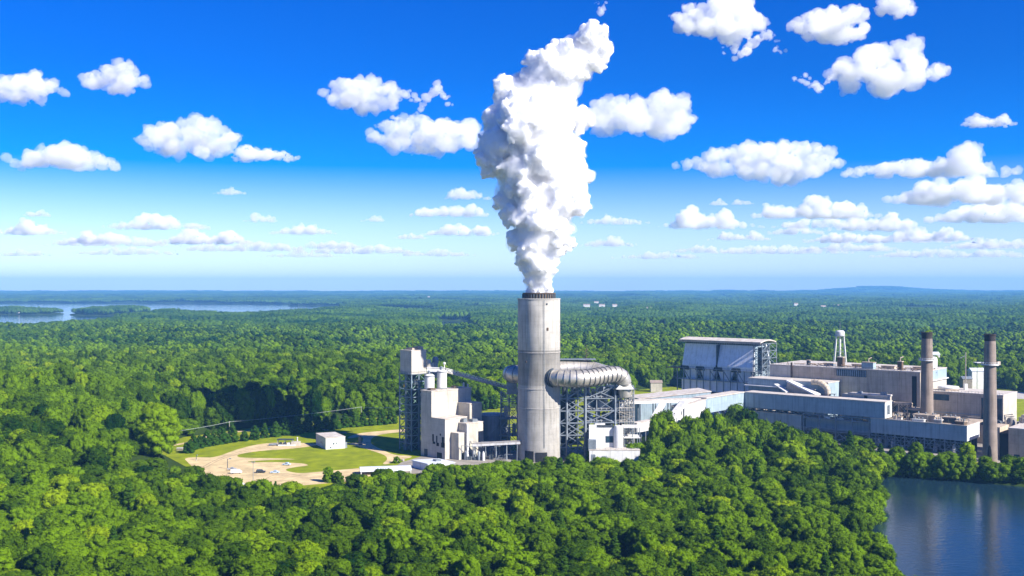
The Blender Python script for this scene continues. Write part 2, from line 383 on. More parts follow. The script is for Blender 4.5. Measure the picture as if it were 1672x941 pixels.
def height(X, Y):
    X = np.asarray(X, float); Y = np.asarray(Y, float)
    num = np.zeros(X.shape); den = np.zeros(X.shape)
    for cx, cy_, cz in CTRL:
        w_ = 1/((X-cx)**2+(Y-cy_)**2+400)**1.5
        num += w_*cz; den += w_
    near = num/den
    amp = np.clip(.45+(X/np.maximum(Y, 1)-.03)/.12*.75, .45, 1.25)
    far = 2+10*amp*wavy(X, Y, 1500, 5, 2)+6*amp*wavy(X, Y, 600, 4, 7)+np.clip((Y-3000)/15000, 0, 1)*12*wavy(X*0.5, Y, 2600, 4, 5)
    edge = np.clip((Y-7000)/11000, 0, 1); far = far+edge**1.5*34
    t = np.clip((Y-900)/700, 0, 1); t = t*t*(3-2*t)
    h = near*(1-t)+far*t
    h = h+90*np.exp(-((X-6100)/620)**2-((Y-17400)/500)**2)+38*np.exp(-((X-7000)/700)**2-((Y-17400)/500)**2)
    # flat works ground
    d = sdist(X, Y, CLEAR); k = np.clip(1-d/14, 0, 1); k = k*k*(3-2*k); h = h*(1-k)
    h = np.maximum(h, -6.2)
    for pl, wd, keep in ((LAKE_NEAR, 5, None), (LAKE_FAR, 60, ISLES), (POND, 20, None), (LAKE_SLIVER, 60, None), (LAKE_MID, 60, None)):
        d = sdist(X, Y, pl)
        if keep:
            for q in keep: d = np.maximum(d, -sdist(X, Y, q))
        k = np.clip((wd-d)/(2*wd), 0, 1) if pl is not LAKE_NEAR else np.clip((4-d)/6, 0, 1)
        k = k*k*(3-2*k); h = h*(1-k)+(WATER_Z-4)*k
    return h

us = np.concatenate([np.linspace(-1.5, -0.62, 30)[:-1], np.linspace(-0.62, 0.62, 330), np.linspace(0.62, 1.5, 30)[1:]])
ys = np.concatenate([np.linspace(60, 300, 14)[:-1], np.linspace(300, 700, 170)[:-1], np.geomspace(700, 18000, 330)])
GX = (us[None, :]*ys[:, None]); GY = np.repeat(ys[:, None], len(us), 1)
GZ = height(GX, GY)-0.08
nr, nc = GX.shape
idx = np.arange(nr*nc).reshape(nr, nc)
quads = np.stack([idx[:-1, :-1], idx[:-1, 1:], idx[1:, 1:], idx[1:, :-1]], -1).reshape(-1, 4)
me = mesh_np('ground', np.stack([GX, GY, GZ], -1).reshape(-1, 3), quads, True)
tag(link('ground', me, M['floor']), kind='structure')

# water: one level sheet
wm, nt, N, L, P = mat_new('lake_water')
P.inputs['Base Color'].default_value = (0.010, 0.028, 0.045, 1); P.inputs['Roughness'].default_value = 0.06; P.inputs['IOR'].default_value = 1.33
geo = N.new('ShaderNodeNewGeometry'); mp = N.new('ShaderNodeMapping'); mp.inputs['Scale'].default_value = (0.55, 0.8, 1); L.new(geo.outputs['Position'], mp.inputs['Vector'])
n1 = N.new('ShaderNodeTexNoise'); n1.inputs['Scale'].default_value = 0.5; n1.inputs['Detail'].default_value = 5; n1.inputs['Roughness'].default_value = 0.6; L.new(mp.outputs[0], n1.inputs['Vector'])
bp = N.new('ShaderNodeBump'); bp.inputs['Strength'].default_value = 0.27; bp.inputs['Distance'].default_value = 0.5; L.new(n1.outputs['Fac'], bp.inputs['Height']); L.new(bp.outputs[0], P.inputs['Normal'])
wme = bpy.data.meshes.new('water'); b = bmesh.new()
for p in ((-17800, 60), (17800, 60), (17800, 17900), (-17800, 17900)): b.verts.new((p[0], p[1], WATER_Z))
b.verts.ensure_lookup_table(); b.faces.new(b.verts); b.to_mesh(wme); b.free()
tag(link('water', wme, wm), kind='structure')

# lawn, roads, lot : px of the flat ground
def zpx(l): return [(270+u*.2452, 640+v*.2452) for u, v in l]
LAWN = CLEAR
sheet('lawn', LAWN, 0.0, M['lawn'])
lot = zpx([(120,440),(150,470),(200,520),(262,580),(330,640),(400,660),(560,662),(720,640),(1050,612),(1180,600),(1330,590),(1480,560),(1480,520),(1330,505),(1150,522),(1000,535),(880,545),(780,520),(870,500),(960,492),(930,478),(820,472),(700,468),(600,470),(520,465),(740,452),(900,450),(740,443),(500,440),(475,428),(490,415),(640,392),(840,380),(1010,358),(1010,345),(860,338),(720,338),(600,352),(470,385),(330,440),(230,435)])
sheet('parking_lot', smooth_poly(poly_px(lot), 2), 0.05, M['sand'])
road1 = zpx([(1195,345),(1240,350),(1310,372),(1400,400),(1470,425),(1480,455),(1440,480),(1480,485),(1530,455),(1640,440),(1640,425),(1530,425),(1440,385),(1390,360),(1365,340),(1372,310),(1420,285),(1560,268),(1660,262),(1660,250),(1560,250),(1400,264),(1290,275),(1215,300),(1215,312),(1290,300),(1320,305),(1310,340),(1260,340)])
sheet('service_road', smooth_poly(poly_px(road1), 2), 0.05, M['sand'])
pth = zpx([(20,365),(140,346),(330,290),(480,270),(600,258),(760,240),(760,235),(600,251),(480,262),(320,280),(140,337),(20,355)])
sheet('path', smooth_poly(poly_px(pth), 1), 0.05, M['sand'])
yard = poly_px([(640,760),(700,742),(860,735),(1040,735),(1045,752),(845,758),(740,769),(650,776)])
sheet('gravel_yard', smooth_poly(yard, 1), 0.10, M['gravel'])
sheet('works_yard', [(128,668),(150,692),(205,640),(238,608),(262,590),(300,576),(380,600),(400,700),(345,760),(300,800),(200,900),(120,860),(100,700)], 0.05, M['gravel'])
far_road = poly_px([(1620,650),(1760,655),(1760,642),(1620,640)])
sheet('far_road', far_road, 0.05, M['concrete_pale'])
ln = poly_px(zpx([(452,578),(462,574),(545,622),(535,627)]))
sheet('painted_line', ln, 0.09, M['paint_line'])
# ------------------------------------------------------------------ great chimney
CH = (15.8, 600.0)
chm = mk('board_marked_concrete', (0.46, 0.435, 0.395), 0.9, var=0.24, scale=0.09, streak=0.30, seam=(3.1, 0.14, 0.13), bump=0.15)
# real colour bands of the shaft: a darker middle section
nt = chm.node_tree; N, L = nt.nodes, nt.links; P = N['Principled BSDF']
src = P.inputs['Base Color'].links[0].from_socket
geo = N.new('ShaderNodeNewGeometry'); sx = N.new('ShaderNodeSeparateXYZ'); L.new(geo.outputs['Position'], sx.inputs[0])
mr = N.new('ShaderNodeMapRange'); mr.inputs[1].default_value = 0; mr.inputs[2].default_value = 100; L.new(sx.outputs['Z'], mr.inputs[0])
cr = N.new('ShaderNodeValToRGB'); cr.color_ramp.interpolation = 'CONSTANT'
els = cr.color_ramp.elements; els[0].position = 0; els[0].color = (0.80, 0.80, 0.80, 1); els[1].position = 0.12; els[1].color = (0.80, 0.80, 0.80, 1)
for p, v in ((0.42, 0.84), (0.435, 0.60), (0.63, 0.64), (0.637, 1.06), (0.918, 1.0)):
    e = els.new(p); e.color = (v, v, v*0.995, 1)
L.new(mr.outputs[0], cr.inputs[0])
mm = N.new('ShaderNodeMix'); mm.data_type = 'RGBA'; mm.blend_type = 'MULTIPLY'; mm.inputs['Factor'].default_value = 1
L.new(src, mm.inputs['A']); L.new(cr.outputs[0], mm.inputs['B']); L.new(mm.outputs['Result'], P.inputs['Base Color'])

c = thing('chimney', 'giant pale concrete chimney with white steam pouring from its top', 'chimney', (CH[0], CH[1], 0))
m = MB(); m.lathe(*CH, [(12.7, -0.5), (12.55, 12), (12.4, 42), (12.3, 62.6), (12.42, 62.8), (12.35, 93.2), (12.6, 93.3), (12.6, 93.9), (10.0, 93.95)], 72)
part('shaft', m, chm, c, True)
m = MB(); m.lathe(*CH, [(9.2, 93.0), (9.3, 96.6), (9.7, 96.7), (9.7, 97.2), (8.8, 97.2), (8.8, 93.5)], 48)
part('flue', m, M['rust'], c, True)
m = MB()
for i in range(36):
    a = i/36*2*math.pi
    m.bar((CH[0]+9.5*math.cos(a), CH[1]+9.5*math.sin(a), 93.9), (CH[0]+9.5*math.cos(a), CH[1]+9.5*math.sin(a), 96.5), 0.5)
part('flue_ribs', m, M['steel_dark'], c)
def on_chimney(name, ang, z0, z1, wdt, mat, out=0.12, r=12.55):
    a0 = R(ang); n = 4; mm = MB(); rings = []
    for i in range(n+1):
        a = a0+(i/n-0.5)*wdt/r
        rings.append([(CH[0]+rr*math.cos(a), CH[1]+rr*math.sin(a), z) for rr, z in ((r-0.2, z0), (r+out, z0), (r+out, z1), (r-0.2, z1))])
    mm.ring(rings); return part(name, mm, mat, c)
on_chimney('portal', -118, 0, 6.2, 5.6, M['opening'], 0.25, 12.7); on_chimney('portal', -85, 0, 5.6, 6.6, M['opening'], 0.25, 12.7)
on_chimney('hatch', -68, 75.5, 77.2, 1.0, M['rust'], 0.14); on_chimney('hatch', -128, 57, 58.0, 0.8, M['rust'], 0.14)
on_chimney('hatch', -70, 90.4, 91.2, 0.8, M['steel_dark'], 0.14)
m = MB()
for z in (30.5, 41.8, 62.7): m.lathe(*CH, [(12.4, z-0.2), (12.68, z-0.2), (12.68, z+0.2), (12.4, z+0.2)], 72, cap=False)
part('joint_band', m, M['concrete_pale'], c, True)
m = MB(); a = R(-78)
for dd in (-0.25, 0.25): m.bar((CH[0]+12.75*math.cos(a+dd/12), CH[1]+12.75*math.sin(a+dd/12), 8), (CH[0]+12.75*math.cos(a+dd/12), CH[1]+12.75*math.sin(a+dd/12), 93), 0.10)
for k in range(85): m.bar((CH[0]+12.75*math.cos(a-.02), CH[1]+12.75*math.sin(a-.02), 8.5+k), (CH[0]+12.75*math.cos(a+.02), CH[1]+12.75*math.sin(a+.02), 8.5+k), 0.08)
part('ladder', m, M['steel'], c)

# ------------------------------------------------------------------ bulk handling building (left of the chimney)
C0 = ((704.4-836)/F*605, 605.0)
def Pq(a, b, o=None): o = o or C0; return (o[0]+PE1[0]*a+PE2[0]*b, o[1]+PE1[1]*a+PE2[1]*b)
t = thing('process_building', 'tall cream cladded process building with stepped lower blocks left of the great chimney', 'industrial building', (*Pq(15, 5), 0))
m = MB(); m.obox(C0, PE1, PE2, 0, 32, 0, 9.6, 0, 38.6); part('tall_block', m, M['cream'], t)
m = MB(); m.obox(C0, PE1, PE2, -.3, 32.3, -.3, 9.9, 38.6, 39.1)
part('roof', m, M['roof'], t)
m = MB(); m.obox(C0, PE1, PE2, 0.002, 17, -12.2, -0.05, 0, 23.2); part('middle_block', m, M['cream'], t)
m = MB(); m.obox(C0, PE1, PE2, -0.3, 17.3, -12.5, -0.06, 23.2, 23.7); part('roof', m, M['roof'], t)
m = MB(); m.obox(C0, PE1, PE2, 4.5, 20, -19, -12.25, 0, 15.2); m.obox(C0, PE1, PE2, 10.5, 24, -19, -12.24, 15.2, 20.3); part('low_block', m, M['cream_plain'], t)
m = MB(); m.obox(C0, PE1, PE2, 4.3, 10.5, -19.2, -12.3, 15.2, 15.6); m.obox(C0, PE1, PE2, 10.3, 24.2, -19.2, -12.26, 20.3, 20.8); part('roof', m, M['roof'], t)
m = MB(); m.obox(C0, PE1, PE2, 21, 31, -10.5, -0.05, 20, 30.6); m.obox(C0, PE1, PE2, 17.1, 31, -12, -0.06, 0, 20.0); part('upper_box', m, M['cream_plain'], t)
m = MB(); m.obox(C0, PE1, PE2, 20.8, 31.2, -10.7, -0.07, 30.6, 31.0); part('roof', m, M['roof'], t)
def wall_hole(a, b0, b1, z0, z1, nm='window', mt='window', par=None, d=-0.08):
    mm = MB(); mm.obox(C0, PE1, PE2, a+d, a+0.2, b0, b1, z0, z1); return part(nm, mm, M[mt], par or t)
# openings on the left-facing wall of the middle block (plane a = 0), as the broken dark patches
for b0, b1, z0, z1 in ((-2.2, -0.9, 9.5, 13.8), (-3.5, -1.2, 8.2, 9.5), (-5.4, -4.3, 9.0, 13.2), (-6.8, -4.6, 7.2, 9.2), (-11.2, -9.4, 9.5, 13.0), (-11.9, -8.8, 6.8, 9.6)):
    wall_hole(0.0, b0, b1, z0, z1, 'opening', 'opening')
wall_hole(0.0, -8.6, -7.6, 13.6, 14.8, 'opening', 'opening')
wall_hole(0.0, 3.5, 6.5, 0, 4.4, 'loading_door', 'steel_dark'); wall_hole(0.0, -9.5, -5.0, 0, 3.6, 'loading_door', 'opening')
mm = MB(); mm.obox(C0, PE1, PE2, 7, 10, -19.09, -18.9, 0, 4); part('loading_door', mm, M['opening'], t)
m = MB(); P0 = Pq(9.5, -17.5); m.lathe(P0[0]+2.6, P0[1]-2, [(0.75, 4), (0.75, 20.5)], 12); part('vent_pipe', m, M['white'], t, True)
m = MB(); q = Pq(12, -14); m.obox(C0, PE1, PE2, 12, 15, -15, -13, 20.8, 23.0); m.obox(C0, PE1, PE2, 17, 21, -17.5, -14, 20.8, 22.4); part('roof_fan', m, M['steel'], t)
m = MB()
for a in range(22, 32, 2): m.bar((*Pq(a, -11.8), 20), (*Pq(a, -11.8), 21.2), 0.12)
m.bar((*Pq(17, -11.8), 21.2), (*Pq(31, -11.8), 21.2), 0.12)
for a in range(0, 33, 4): m.bar((*Pq(a, -.2), 39.1), (*Pq(a, -.2), 40.2), 0.1)
m.bar((*Pq(0, -.2), 40.2), (*Pq(32, -.2), 40.2), 0.1); part('handrail', m, M['steel'], t)
m = MB(); m.obox(C0, PE1, PE2, 2, 6, 3, 6, 39.1, 40.3); m.obox(C0, PE1, PE2, 20, 23, 2, 5, 39.1, 40.6); part('roof_vent', m, M['rust'], t)

def lattice(o, e1, e2, A, B, z0, z1, nlev, w=0.55, na=1, nb=1, diag=True):
    """columns, beams and bracing of an open steel tower as three builders"""
    c_, b_, d_ = MB(), MB(), MB()
    G = lambda a, b, z: (o[0]+e1[0]*a+e2[0]*b, o[1]+e1[1]*a+e2[1]*b, z)
    As = [A*i/na for i in range(na+1)]; Bs = [B*i/nb for i in range(nb+1)]
    zs = [z0+(z1-z0)*i/nlev for i in range(nlev+1)]
    for a in As:
        for b in Bs:
            if a in (0, A) or b in (0, B): c_.bar(G(a, b, z0), G(a, b, z1), w)
    for z in zs[1:]:
        for b in (0, B): b_.bar(G(0, b, z), G(A, b, z), w*0.8)
        for a in (0, A): b_.bar(G(a, 0, z), G(a, B, z), w*0.8)
    if diag:
        for k in range(nlev):
            za, zb = zs[k], zs[k+1]
            for b in (0, B):
                for i in range(na):
                    p, q = (As[i], As[i+1]) if (k+i) % 2 else (As[i+1], As[i])
                    d_.bar(G(p, b, za), G(q, b, zb), w*0.55)
                    if k % 2 == 0: d_.bar(G(q, b, za), G(p, b, zb), w*0.55)
            for a in (0, A):
                for i in range(nb):
                    p, q = (Bs[i], Bs[i+1]) if (k+i) % 2 else (Bs[i+1], Bs[i])
                    d_.bar(G(a, p, za), G(a, q, zb), w*0.55)
                    if k % 2 == 0: d_.bar(G(a, q, za), G(a, p, zb), w*0.55)
    return c_, b_, d_

# ---- elevator tower: open steel legs, cream head house
T0 = ((671.9-836)/F*627, 627.0)
t = thing('elevator_tower', 'tall open steel elevator tower topped by a cream box, left of the process building', 'tower', (*T0, 0))
c_, b_, d_ = lattice(T0, PE1, PE2, 11.5, 11.5, 0, 47, 10, 0.6, 2, 2)
part('columns', c_, M['steel_blue'], t); part('beams', b_, M['steel_blue'], t); part('bracing', d_, M['steel_green'], t)
m = MB()
for z in (9.4, 18.8, 28.2, 37.6): m.obox(T0, PE1, PE2, 3.0, 11, 3, 11, z, z+0.25)
part('platforms', m, M['steel_dark'], t)
m = MB(); m.obox(T0, PE1, PE2, 4, 8.6, 4, 8.6, 0, 46.5); part('elevator_shaft', m, M['steel_dark'], t)
m = MB(); m.obox(T0, PE1, PE2, -0.7, 12.2, -0.7, 11.9, 46.8, 47.3); part('deck', m, M['steel'], t)
m = MB(); m.obox(T0, PE1, PE2, 0, 11.8, 0, 11.0, 47.3, 61.4); hb = part('head_house', m, M['cream'], t)
m = MB(); m.obox(T0, PE1, PE2, -.2, 12, -.2, 11.2, 61.4, 61.8); r_ = part('roof', m, M['roof'], hb)
m = MB(); m.obox(T0, PE1, PE2, 3, 10.5, 3, 9, 61.8, 63.0); m.obox(T0, PE1, PE2, 6.5, 11.2, 2, 6, 61.8, 63.8); part('roof_hatch', m, M['roof_tan'], hb)
m = MB(); p = Pq(5, 5, T0); m.bar((*p, 61.8), (*p, 70), 0.18); m.bar((p[0]-.8, p[1], 66), (p[0]+.8, p[1], 66), 0.12); part('mast', m, M['yellow'], hb)
m = MB()
for b in range(0, 12, 2): m.bar((*Pq(-.6, b, T0), 47.3), (*Pq(-.6, b, T0), 48.5), 0.12)
m.bar((*Pq(-.6, -.6, T0), 48.5), (*Pq(-.6, 11.8, T0), 48.5), 0.12); m.bar((*Pq(-.6, -.6, T0), 48.5), (*Pq(12, -.6, T0), 48.5), 0.12)
part('handrail', m, M['steel'], t)
m = MB(); q = Pq(0.2, 6.8, T0); m.ball((q[0], q[1], 40.0), 1.0, 2, 1.3); part('lamp_globe', m, M['yellow'], t, True)
m = MB(); m.obox(T0, PE1, PE2, 1, 5, 6, 9, 0, 6.5); m.obox(T0, PE1, PE2, 6.5, 11.2, -3, 0.5, 0, 3.4); part('base_plant', m, M['steel'], t)
m = MB()
for z in (14, 22.5, 33): m.lathe(*Pq(9.4, 1.2, T0), [(0.9, z), (1.1, z+.4), (1.1, z+1.6), (0.6, z+2.1)], 12)
part('lamp_drum', m, M['white'], t, True)
# stair tower beside it
S0 = Pq(12.6, -1.5, T0)
t = thing('stair_tower', 'narrow pale lattice stair tower against the elevator tower', 'stair tower', (*S0, 0))
c_, b_, d_ = lattice(S0, PE1, PE2, 4.0, 4.0, 0, 47, 14, 0.35)
part('columns', c_, M['steel'], t); part('landing_beams', b_, M['steel'], t)
m = MB()
for k in range(14):
    za, zb = 47*k/14, 47*(k+1)/14; e = (0.6, 3.4) if k % 2 else (3.4, 0.6)
    m.bar((*Pq(e[0], 2, S0), za), (*Pq(e[1], 2, S0), zb), 1.3, 0.25)
part('stairs', m, M['white'], t)
m = MB(); m.obox(S0, PE1, PE2, -1, 5.4, -.6, 4, 47, 47.4); m.obox(S0, PE1, PE2, 0.4, 4.8, 0.4, 3.6, 49.6, 53.4); m.obox(S0, PE1, PE2, -1, 2.2, 0.2, 3, 50.4, 55.5)
part('machine_platform', m, M['cream_plain'], t)
m = MB(); m.lathe(*Pq(6.6, 1.5, S0), [(1.7, 44), (1.7, 53), (2.0, 53.2), (2.0, 55.8), (1.2, 57)], 16); part('cyclone', m, M['steel'], t, True)
# silos on the roof of the process building
for k, (px, py0, py1, rr, lab) in enumerate(((701.5, 634.5, 611, 2.9, 'short white silo on the process building roof, nearer the elevator tower'), (721.8, 634.2, 604, 2.9, 'white silo on the process building roof under the head of the conveyor'))):
    Yk = 616.5 if k == 0 else 621; p = at(px, py0, Yk); ztop = at(px, py1, Yk).z
    t = thing('silo', lab, 'silo', (p.x, p.y, 39.1))
    m = MB(); m.lathe(p.x, p.y, [(rr, 39.1), (rr, ztop-.8), (rr*.6, ztop)], 28); part('barrel', m, M['white'], t, True)
    m = MB(); m.lathe(p.x, p.y, [(rr+.12, ztop-1.5), (rr+.25, ztop-1.4), (rr+.25, ztop-1.0), (rr+.12, ztop-.9)], 28, cap=False); m.lathe(p.x, p.y, [(rr+.1, 39.1), (rr+.2, 39.2), (rr+.2, 39.6), (rr+.05, 39.7)], 28, cap=False)
    part('hoop', m, M['steel'], t)
    m = MB(); m.lathe(p.x-.4, p.y-.2, [(.7, ztop-.2), (.7, ztop+1.5), (1.0, ztop+1.6), (.2, ztop+2.3)], 12); part('vent', m, M['steel'], t, True)
    m = MB(); a = R(-150)
    for dd in (-.3, .3): m.bar((p.x+3.05*math.cos(a)+dd, p.y+3.05*math.sin(a), 39.2), (p.x+3.05*math.cos(a)+dd, p.y+3.05*math.sin(a), ztop), .1)
    for i in range(int(ztop-40)): m.bar((p.x+3.05*math.cos(a)-.3, p.y+3.05*math.sin(a), 39.8+i), (p.x+3.05*math.cos(a)+.3, p.y+3.05*math.sin(a), 39.8+i), .08)
    part('ladder', m, M['steel'], t)
# conveyor down to the chimney base
h0 = at(697, 604, 622); h1 = at(727, 605, 622); h2 = at(848, 637.5, 640); h3 = at(870, 644, 643)
t = thing('conveyor', 'long sloping covered conveyor from the cream tower down behind the chimney', 'conveyor', (h1.x, h1.y, 0))
m = MB(); m.bar(h0, h1, 2.6, 2.0); m.bar(h1, h3, 2.6, 1.9); part('gallery', m, M['white'], t)
m = MB(); up = Vector((0, 0, 1.45)); m.bar(h0+up, h1+up, 2.9, .3); m.bar(h1+up, h3+up, 2.9, 0.3); part('cover', m, M['white'], t)
m = MB(); dn = Vector((-.3, -1.5, -.55)); m.bar(h1+dn, h3+dn, .2, .9); part('walkway', m, M['concrete_pale'], t)
m = MB()
for i in range(40):
    a = h1.lerp(h3, i/40); b2 = h1.lerp(h3, (i+1)/40); s_ = 1 if i % 2 else -1
    m.bar(a+Vector((0, -1.42, .9*s_)), b2+Vector((0, -1.42, -.9*s_)), .14)
    m.bar(a+Vector((0, -2.1, -.2)), a+Vector((0, -2.1, 1.0)), .08)
m.bar(h1+Vector((0, -2.1, 1.0)), h3+Vector((0, -2.1, 1.0)), .1); part('truss', m, M['steel_dark'], t)
pb = at(760.5, 622, 627)
for dx in (-1.3, 1.3):
    m = MB(); m.bar((pb.x+dx, pb.y, 0), (pb.x+dx, pb.y, pb.z-(1.0 if dx < 0 else 1.8)), .7); part('support_leg', m, M['white'], t)
m = MB()
for k in range(10): m.bar((pb.x-1.3, pb.y, 4*k), (pb.x+1.3, pb.y, 4*k+4), .25)
part('leg_bracing', m, M['steel'], t)
m = MB(); p = at(725.5, 598, 621.5); m.bar((p.x, p.y, p.z-3), (p.x, p.y, p.z+1), .4); m.ball((p.x, p.y, p.z+1.6), 0.9, 2); part('head_lamp', m, M['white'], t, True)
m = MB(); p = h1; m.obox((p.x, p.y), (1, 0), (0, 1), -4.5, -1.0, -2, 2, p.z-4, p.z-1); part('chute', m, M['cream_plain'], t)
# dark round tank between building and chimney
p = gnd(802, 722); TK = (at(804, 700, 634).x, 634.0)
t = thing('storage_tank', 'wide dark blue-grey storage tank between the cream building and the chimney', 'tank', (*TK, 0))
m = MB(); m.lathe(*TK, [(9.6, 0), (9.6, 21.3), (9.8, 21.4), (9.8, 21.9), (9.4, 22.0)], 48); part('shell', m, mk('blue_grey_tank', (0.20, 0.22, 0.25), 0.6, 0.1, var=0.15, streak=0.2, seam=(3.6, .15, .15)), t, True)
m = MB(); m.lathe(*TK, [(9.3, 22.0), (5, 22.5), (0.6, 22.8)], 40); part('roof', m, M['roof'], t, True)
m = MB()
for i in range(30):
    a = i/30*2*math.pi; m.bar((TK[0]+9.6*math.cos(a), TK[1]+9.6*math.sin(a), 21.9), (TK[0]+9.6*math.cos(a), TK[1]+9.6*math.sin(a), 23.1), .1)
m.lathe(*TK, [(9.55, 23.05), (9.7, 23.05), (9.7, 23.2), (9.55, 23.2)], 40, cap=False); part('handrail', m, M['steel'], t)
m = MB()
for i, a in enumerate(range(-150, -40, 10)): m.bar((TK[0]+10.2*math.cos(R(a)), TK[1]+10.2*math.sin(R(a)), 2*i), (TK[0]+10.2*math.cos(R(a+10)), TK[1]+10.2*math.sin(R(a+10)), 2*i+2), 1.0, .3)
part('spiral_stair', m, M['steel'], t)
# pipe bridge to the chimney
a0, a1 = at(772, 727, 597), at(850, 723, 594)
t = thing('pipe_bridge', 'low pale pipe bridge on trestle legs running into the chimney foot', 'pipe bridge', (a0.x, a0.y, 0))
m = MB(); m.bar(a0, a1, 3.4, 1.2); part('deck', m, M['white'], t)
for dy, dz in ((-1, 1.0), (0, 1.1), (1, .95)):
    m = MB(); m.tube([a0+Vector((0, dy, dz)), a1+Vector((0, dy, dz))], .42, 8); part('pipe', m, M['duct'], t, True)
for i in range(5):
    q = a0.lerp(a1, .05+i*.22)
    m = MB(); m.bar((q.x-.2, q.y-1.5, 0), (q.x, q.y-1.2, q.z), .35); m.bar((q.x+.2, q.y+1.5, 0), (q.x, q.y+1.2, q.z), .35); m.bar((q.x, q.y-1.5, 3), (q.x, q.y+1.5, 3), .25); part('trestle', m, M['steel'], t)
# clutter of process pipework at the foot of the building
rng = np.random.default_rng(12)
K0 = at(770, 740, 597)
t = thing('pump_skid', 'cluster of small pumps, pipes and frames at the cream building foot', 'machinery', (K0.x, K0.y, 0))
for i in range(6):
    x, y = K0.x+rng.uniform(-5, 9), K0.y+rng.uniform(-4, 5)
    m = MB(); m.lathe(x, y, [(.9, 0), (.9, rng.uniform(2, 5)), (.3, 5.4)], 12); part('vessel', m, M['white' if i % 2 else 'steel'], t, True)
m = MB()
for i in range(26):
    x, y = K0.x+rng.uniform(-6, 22), K0.y+rng.uniform(-4, 6); z = rng.uniform(1, 11)
    m.bar((x, y, 0), (x, y, z), .28); m.bar((x, y, z), (x+rng.uniform(2, 5), y, z), .25)
part('pipework', m, M['steel'], t)
m = MB()
for i in range(4): m.obox((K0.x-3+i*4.4, K0.y), (1, 0), (0, 1), 0, 2.6, rng.uniform(-3, 0), 2.4, 0, rng.uniform(1.6, 4.2))
part('cabinet', m, M['steel_dark'], t)
# ------------------------------------------------------------------ left duct and its steel tower
D0 = at(836, 611, 622)
t = thing('flue_duct', 'short silver duct elbow emerging on the left flank of the chimney', 'duct', (D0.x, D0.y, 0))
path = [(13, 611, 48), (4, 613, 48), (-.5, 617, 48), (-.5, 623, 48), (4, 628, 47.6), (14, 631, 47.4)]
def smooth_path(P_, it=2):
    P_ = [Vector(p) for p in P_]
    for _ in range(it):
        q = [P_[0]]
        for a, b in zip(P_, P_[1:]): q += [a.lerp(b, .25), a.lerp(b, .75)]
        P_ = q+[P_[-1]]
    return P_
sp_ = smooth_path(path, 2)
m = MB(); m.tube(sp_, 5.0, 28); part('duct_shell', m, M['duct'], t, True)
def bands(pts, r, step, wd=.32):
    mm = MB(); acc = 0
    for a, b in zip(pts, pts[1:]):
        L_ = (b-a).length; d = (b-a).normalized()
        while acc < L_:
            q = a+d*acc; mm.tube([q-d*wd/2, q+d*wd/2], r, 28); acc += step
        acc -= L_
    return mm
part('bands', bands(sp_, 5.28, 3.6), M['duct_band'], t, True)
m = MB(); m.obox((-3, 617), (1, 0), (0, 1), 0, 6, 0, 10, 36, 43.6); part('pedestal', m, M['steel'], t)
A0 = (at(818, 700, 625).x, 620.0)
t = thing('duct_support_tower', 'open steel tower under the silver elbow on the left of the chimney', 'steel frame', (*A0, 0))
c_, b_, d_ = lattice(A0, (1, 0), (0, 1), 10, 12, 0, 36.5, 7, .6, 2, 1)
part('columns', c_, M['steel'], t); part('beams', b_, M['steel'], t); part('bracing', d_, M['steel'], t)
m = MB()
for z in (10.5, 20.8): m.box(A0[0]-1, A0[0]+10, 620, 632, z, z+.25)
part('platforms', m, M['roof_tan'], t)
for i, (dx, dy, z0, z1, rr) in enumerate(((2, 3, 0, 8, 1.1), (5, 5, 0, 14, .9), (8, 3, 10.8, 17, 1.2), (3, 8, 21, 27, 1.4))):
    m = MB(); m.lathe(A0[0]+dx, 620+dy, [(rr, z0), (rr, z1), (rr*.4, z1+.8)], 12); part('vessel', m, M['pipe_cream' if i % 2 else 'steel'], t, True)
# ------------------------------------------------------------------ right ducts
t = thing('flue_gas_duct', 'fat banded silver flue duct leaving the chimney to the right and bending down', 'duct', (40, 595, 0))
path = [(23, 592, 48.2), (27, 588, 48.2), (33, 586.5, 48.0), (39, 586.5, 48.0), (46, 590, 48.3), (52, 594, 49), (58, 597, 49.6), (61.5, 599, 49.4), (64.6, 600.5, 47.5), (66, 601, 43.5), (66.4, 601, 36)]
sp_ = smooth_path(path, 3)
m = MB(); m.tube(sp_, [4.75 if p.z > 47 else 4.75-(47-p.z)*.11 for p in sp_], 32); part('duct_shell', m, M['duct'], t, True)
part('bands', bands([p for p in sp_ if p.z > 46.5], 5.28, 3.1), M['duct_band'], t, True)
m = MB(); m.tube([(20, 594, 48.2), (24, 590.8, 48.2)], 5.7, 32); part('collar', m, M['steel_dark'], t, True)
m = MB(); m.ring([[(60.5, 596, 41), (71, 596, 41), (71, 606, 41), (60.5, 606, 41)], [(63.6, 598, 44), (69, 598, 44), (69, 604, 44), (63.6, 604, 44)]]); part('transition', m, M['white'], t)
t = thing('bypass_duct', 'second silver duct running behind the front flue duct right of the chimney', 'duct', (40, 615, 0))
sp_ = smooth_path([(20, 610, 51), (30, 612, 52), (42, 613, 52), (49, 612, 51), (54, 608, 49.5), (58, 603, 49)], 2)
m = MB(); m.tube(sp_, 4.9, 28); part('duct_shell', m, M['duct'], t, True)
part('bands', bands(sp_, 4.98, 4.2), M['duct_band'], t, True)
m = MB(); m.box(28, 50, 609, 615, 57.2, 57.7); part('walkway', m, M['steel'], t)
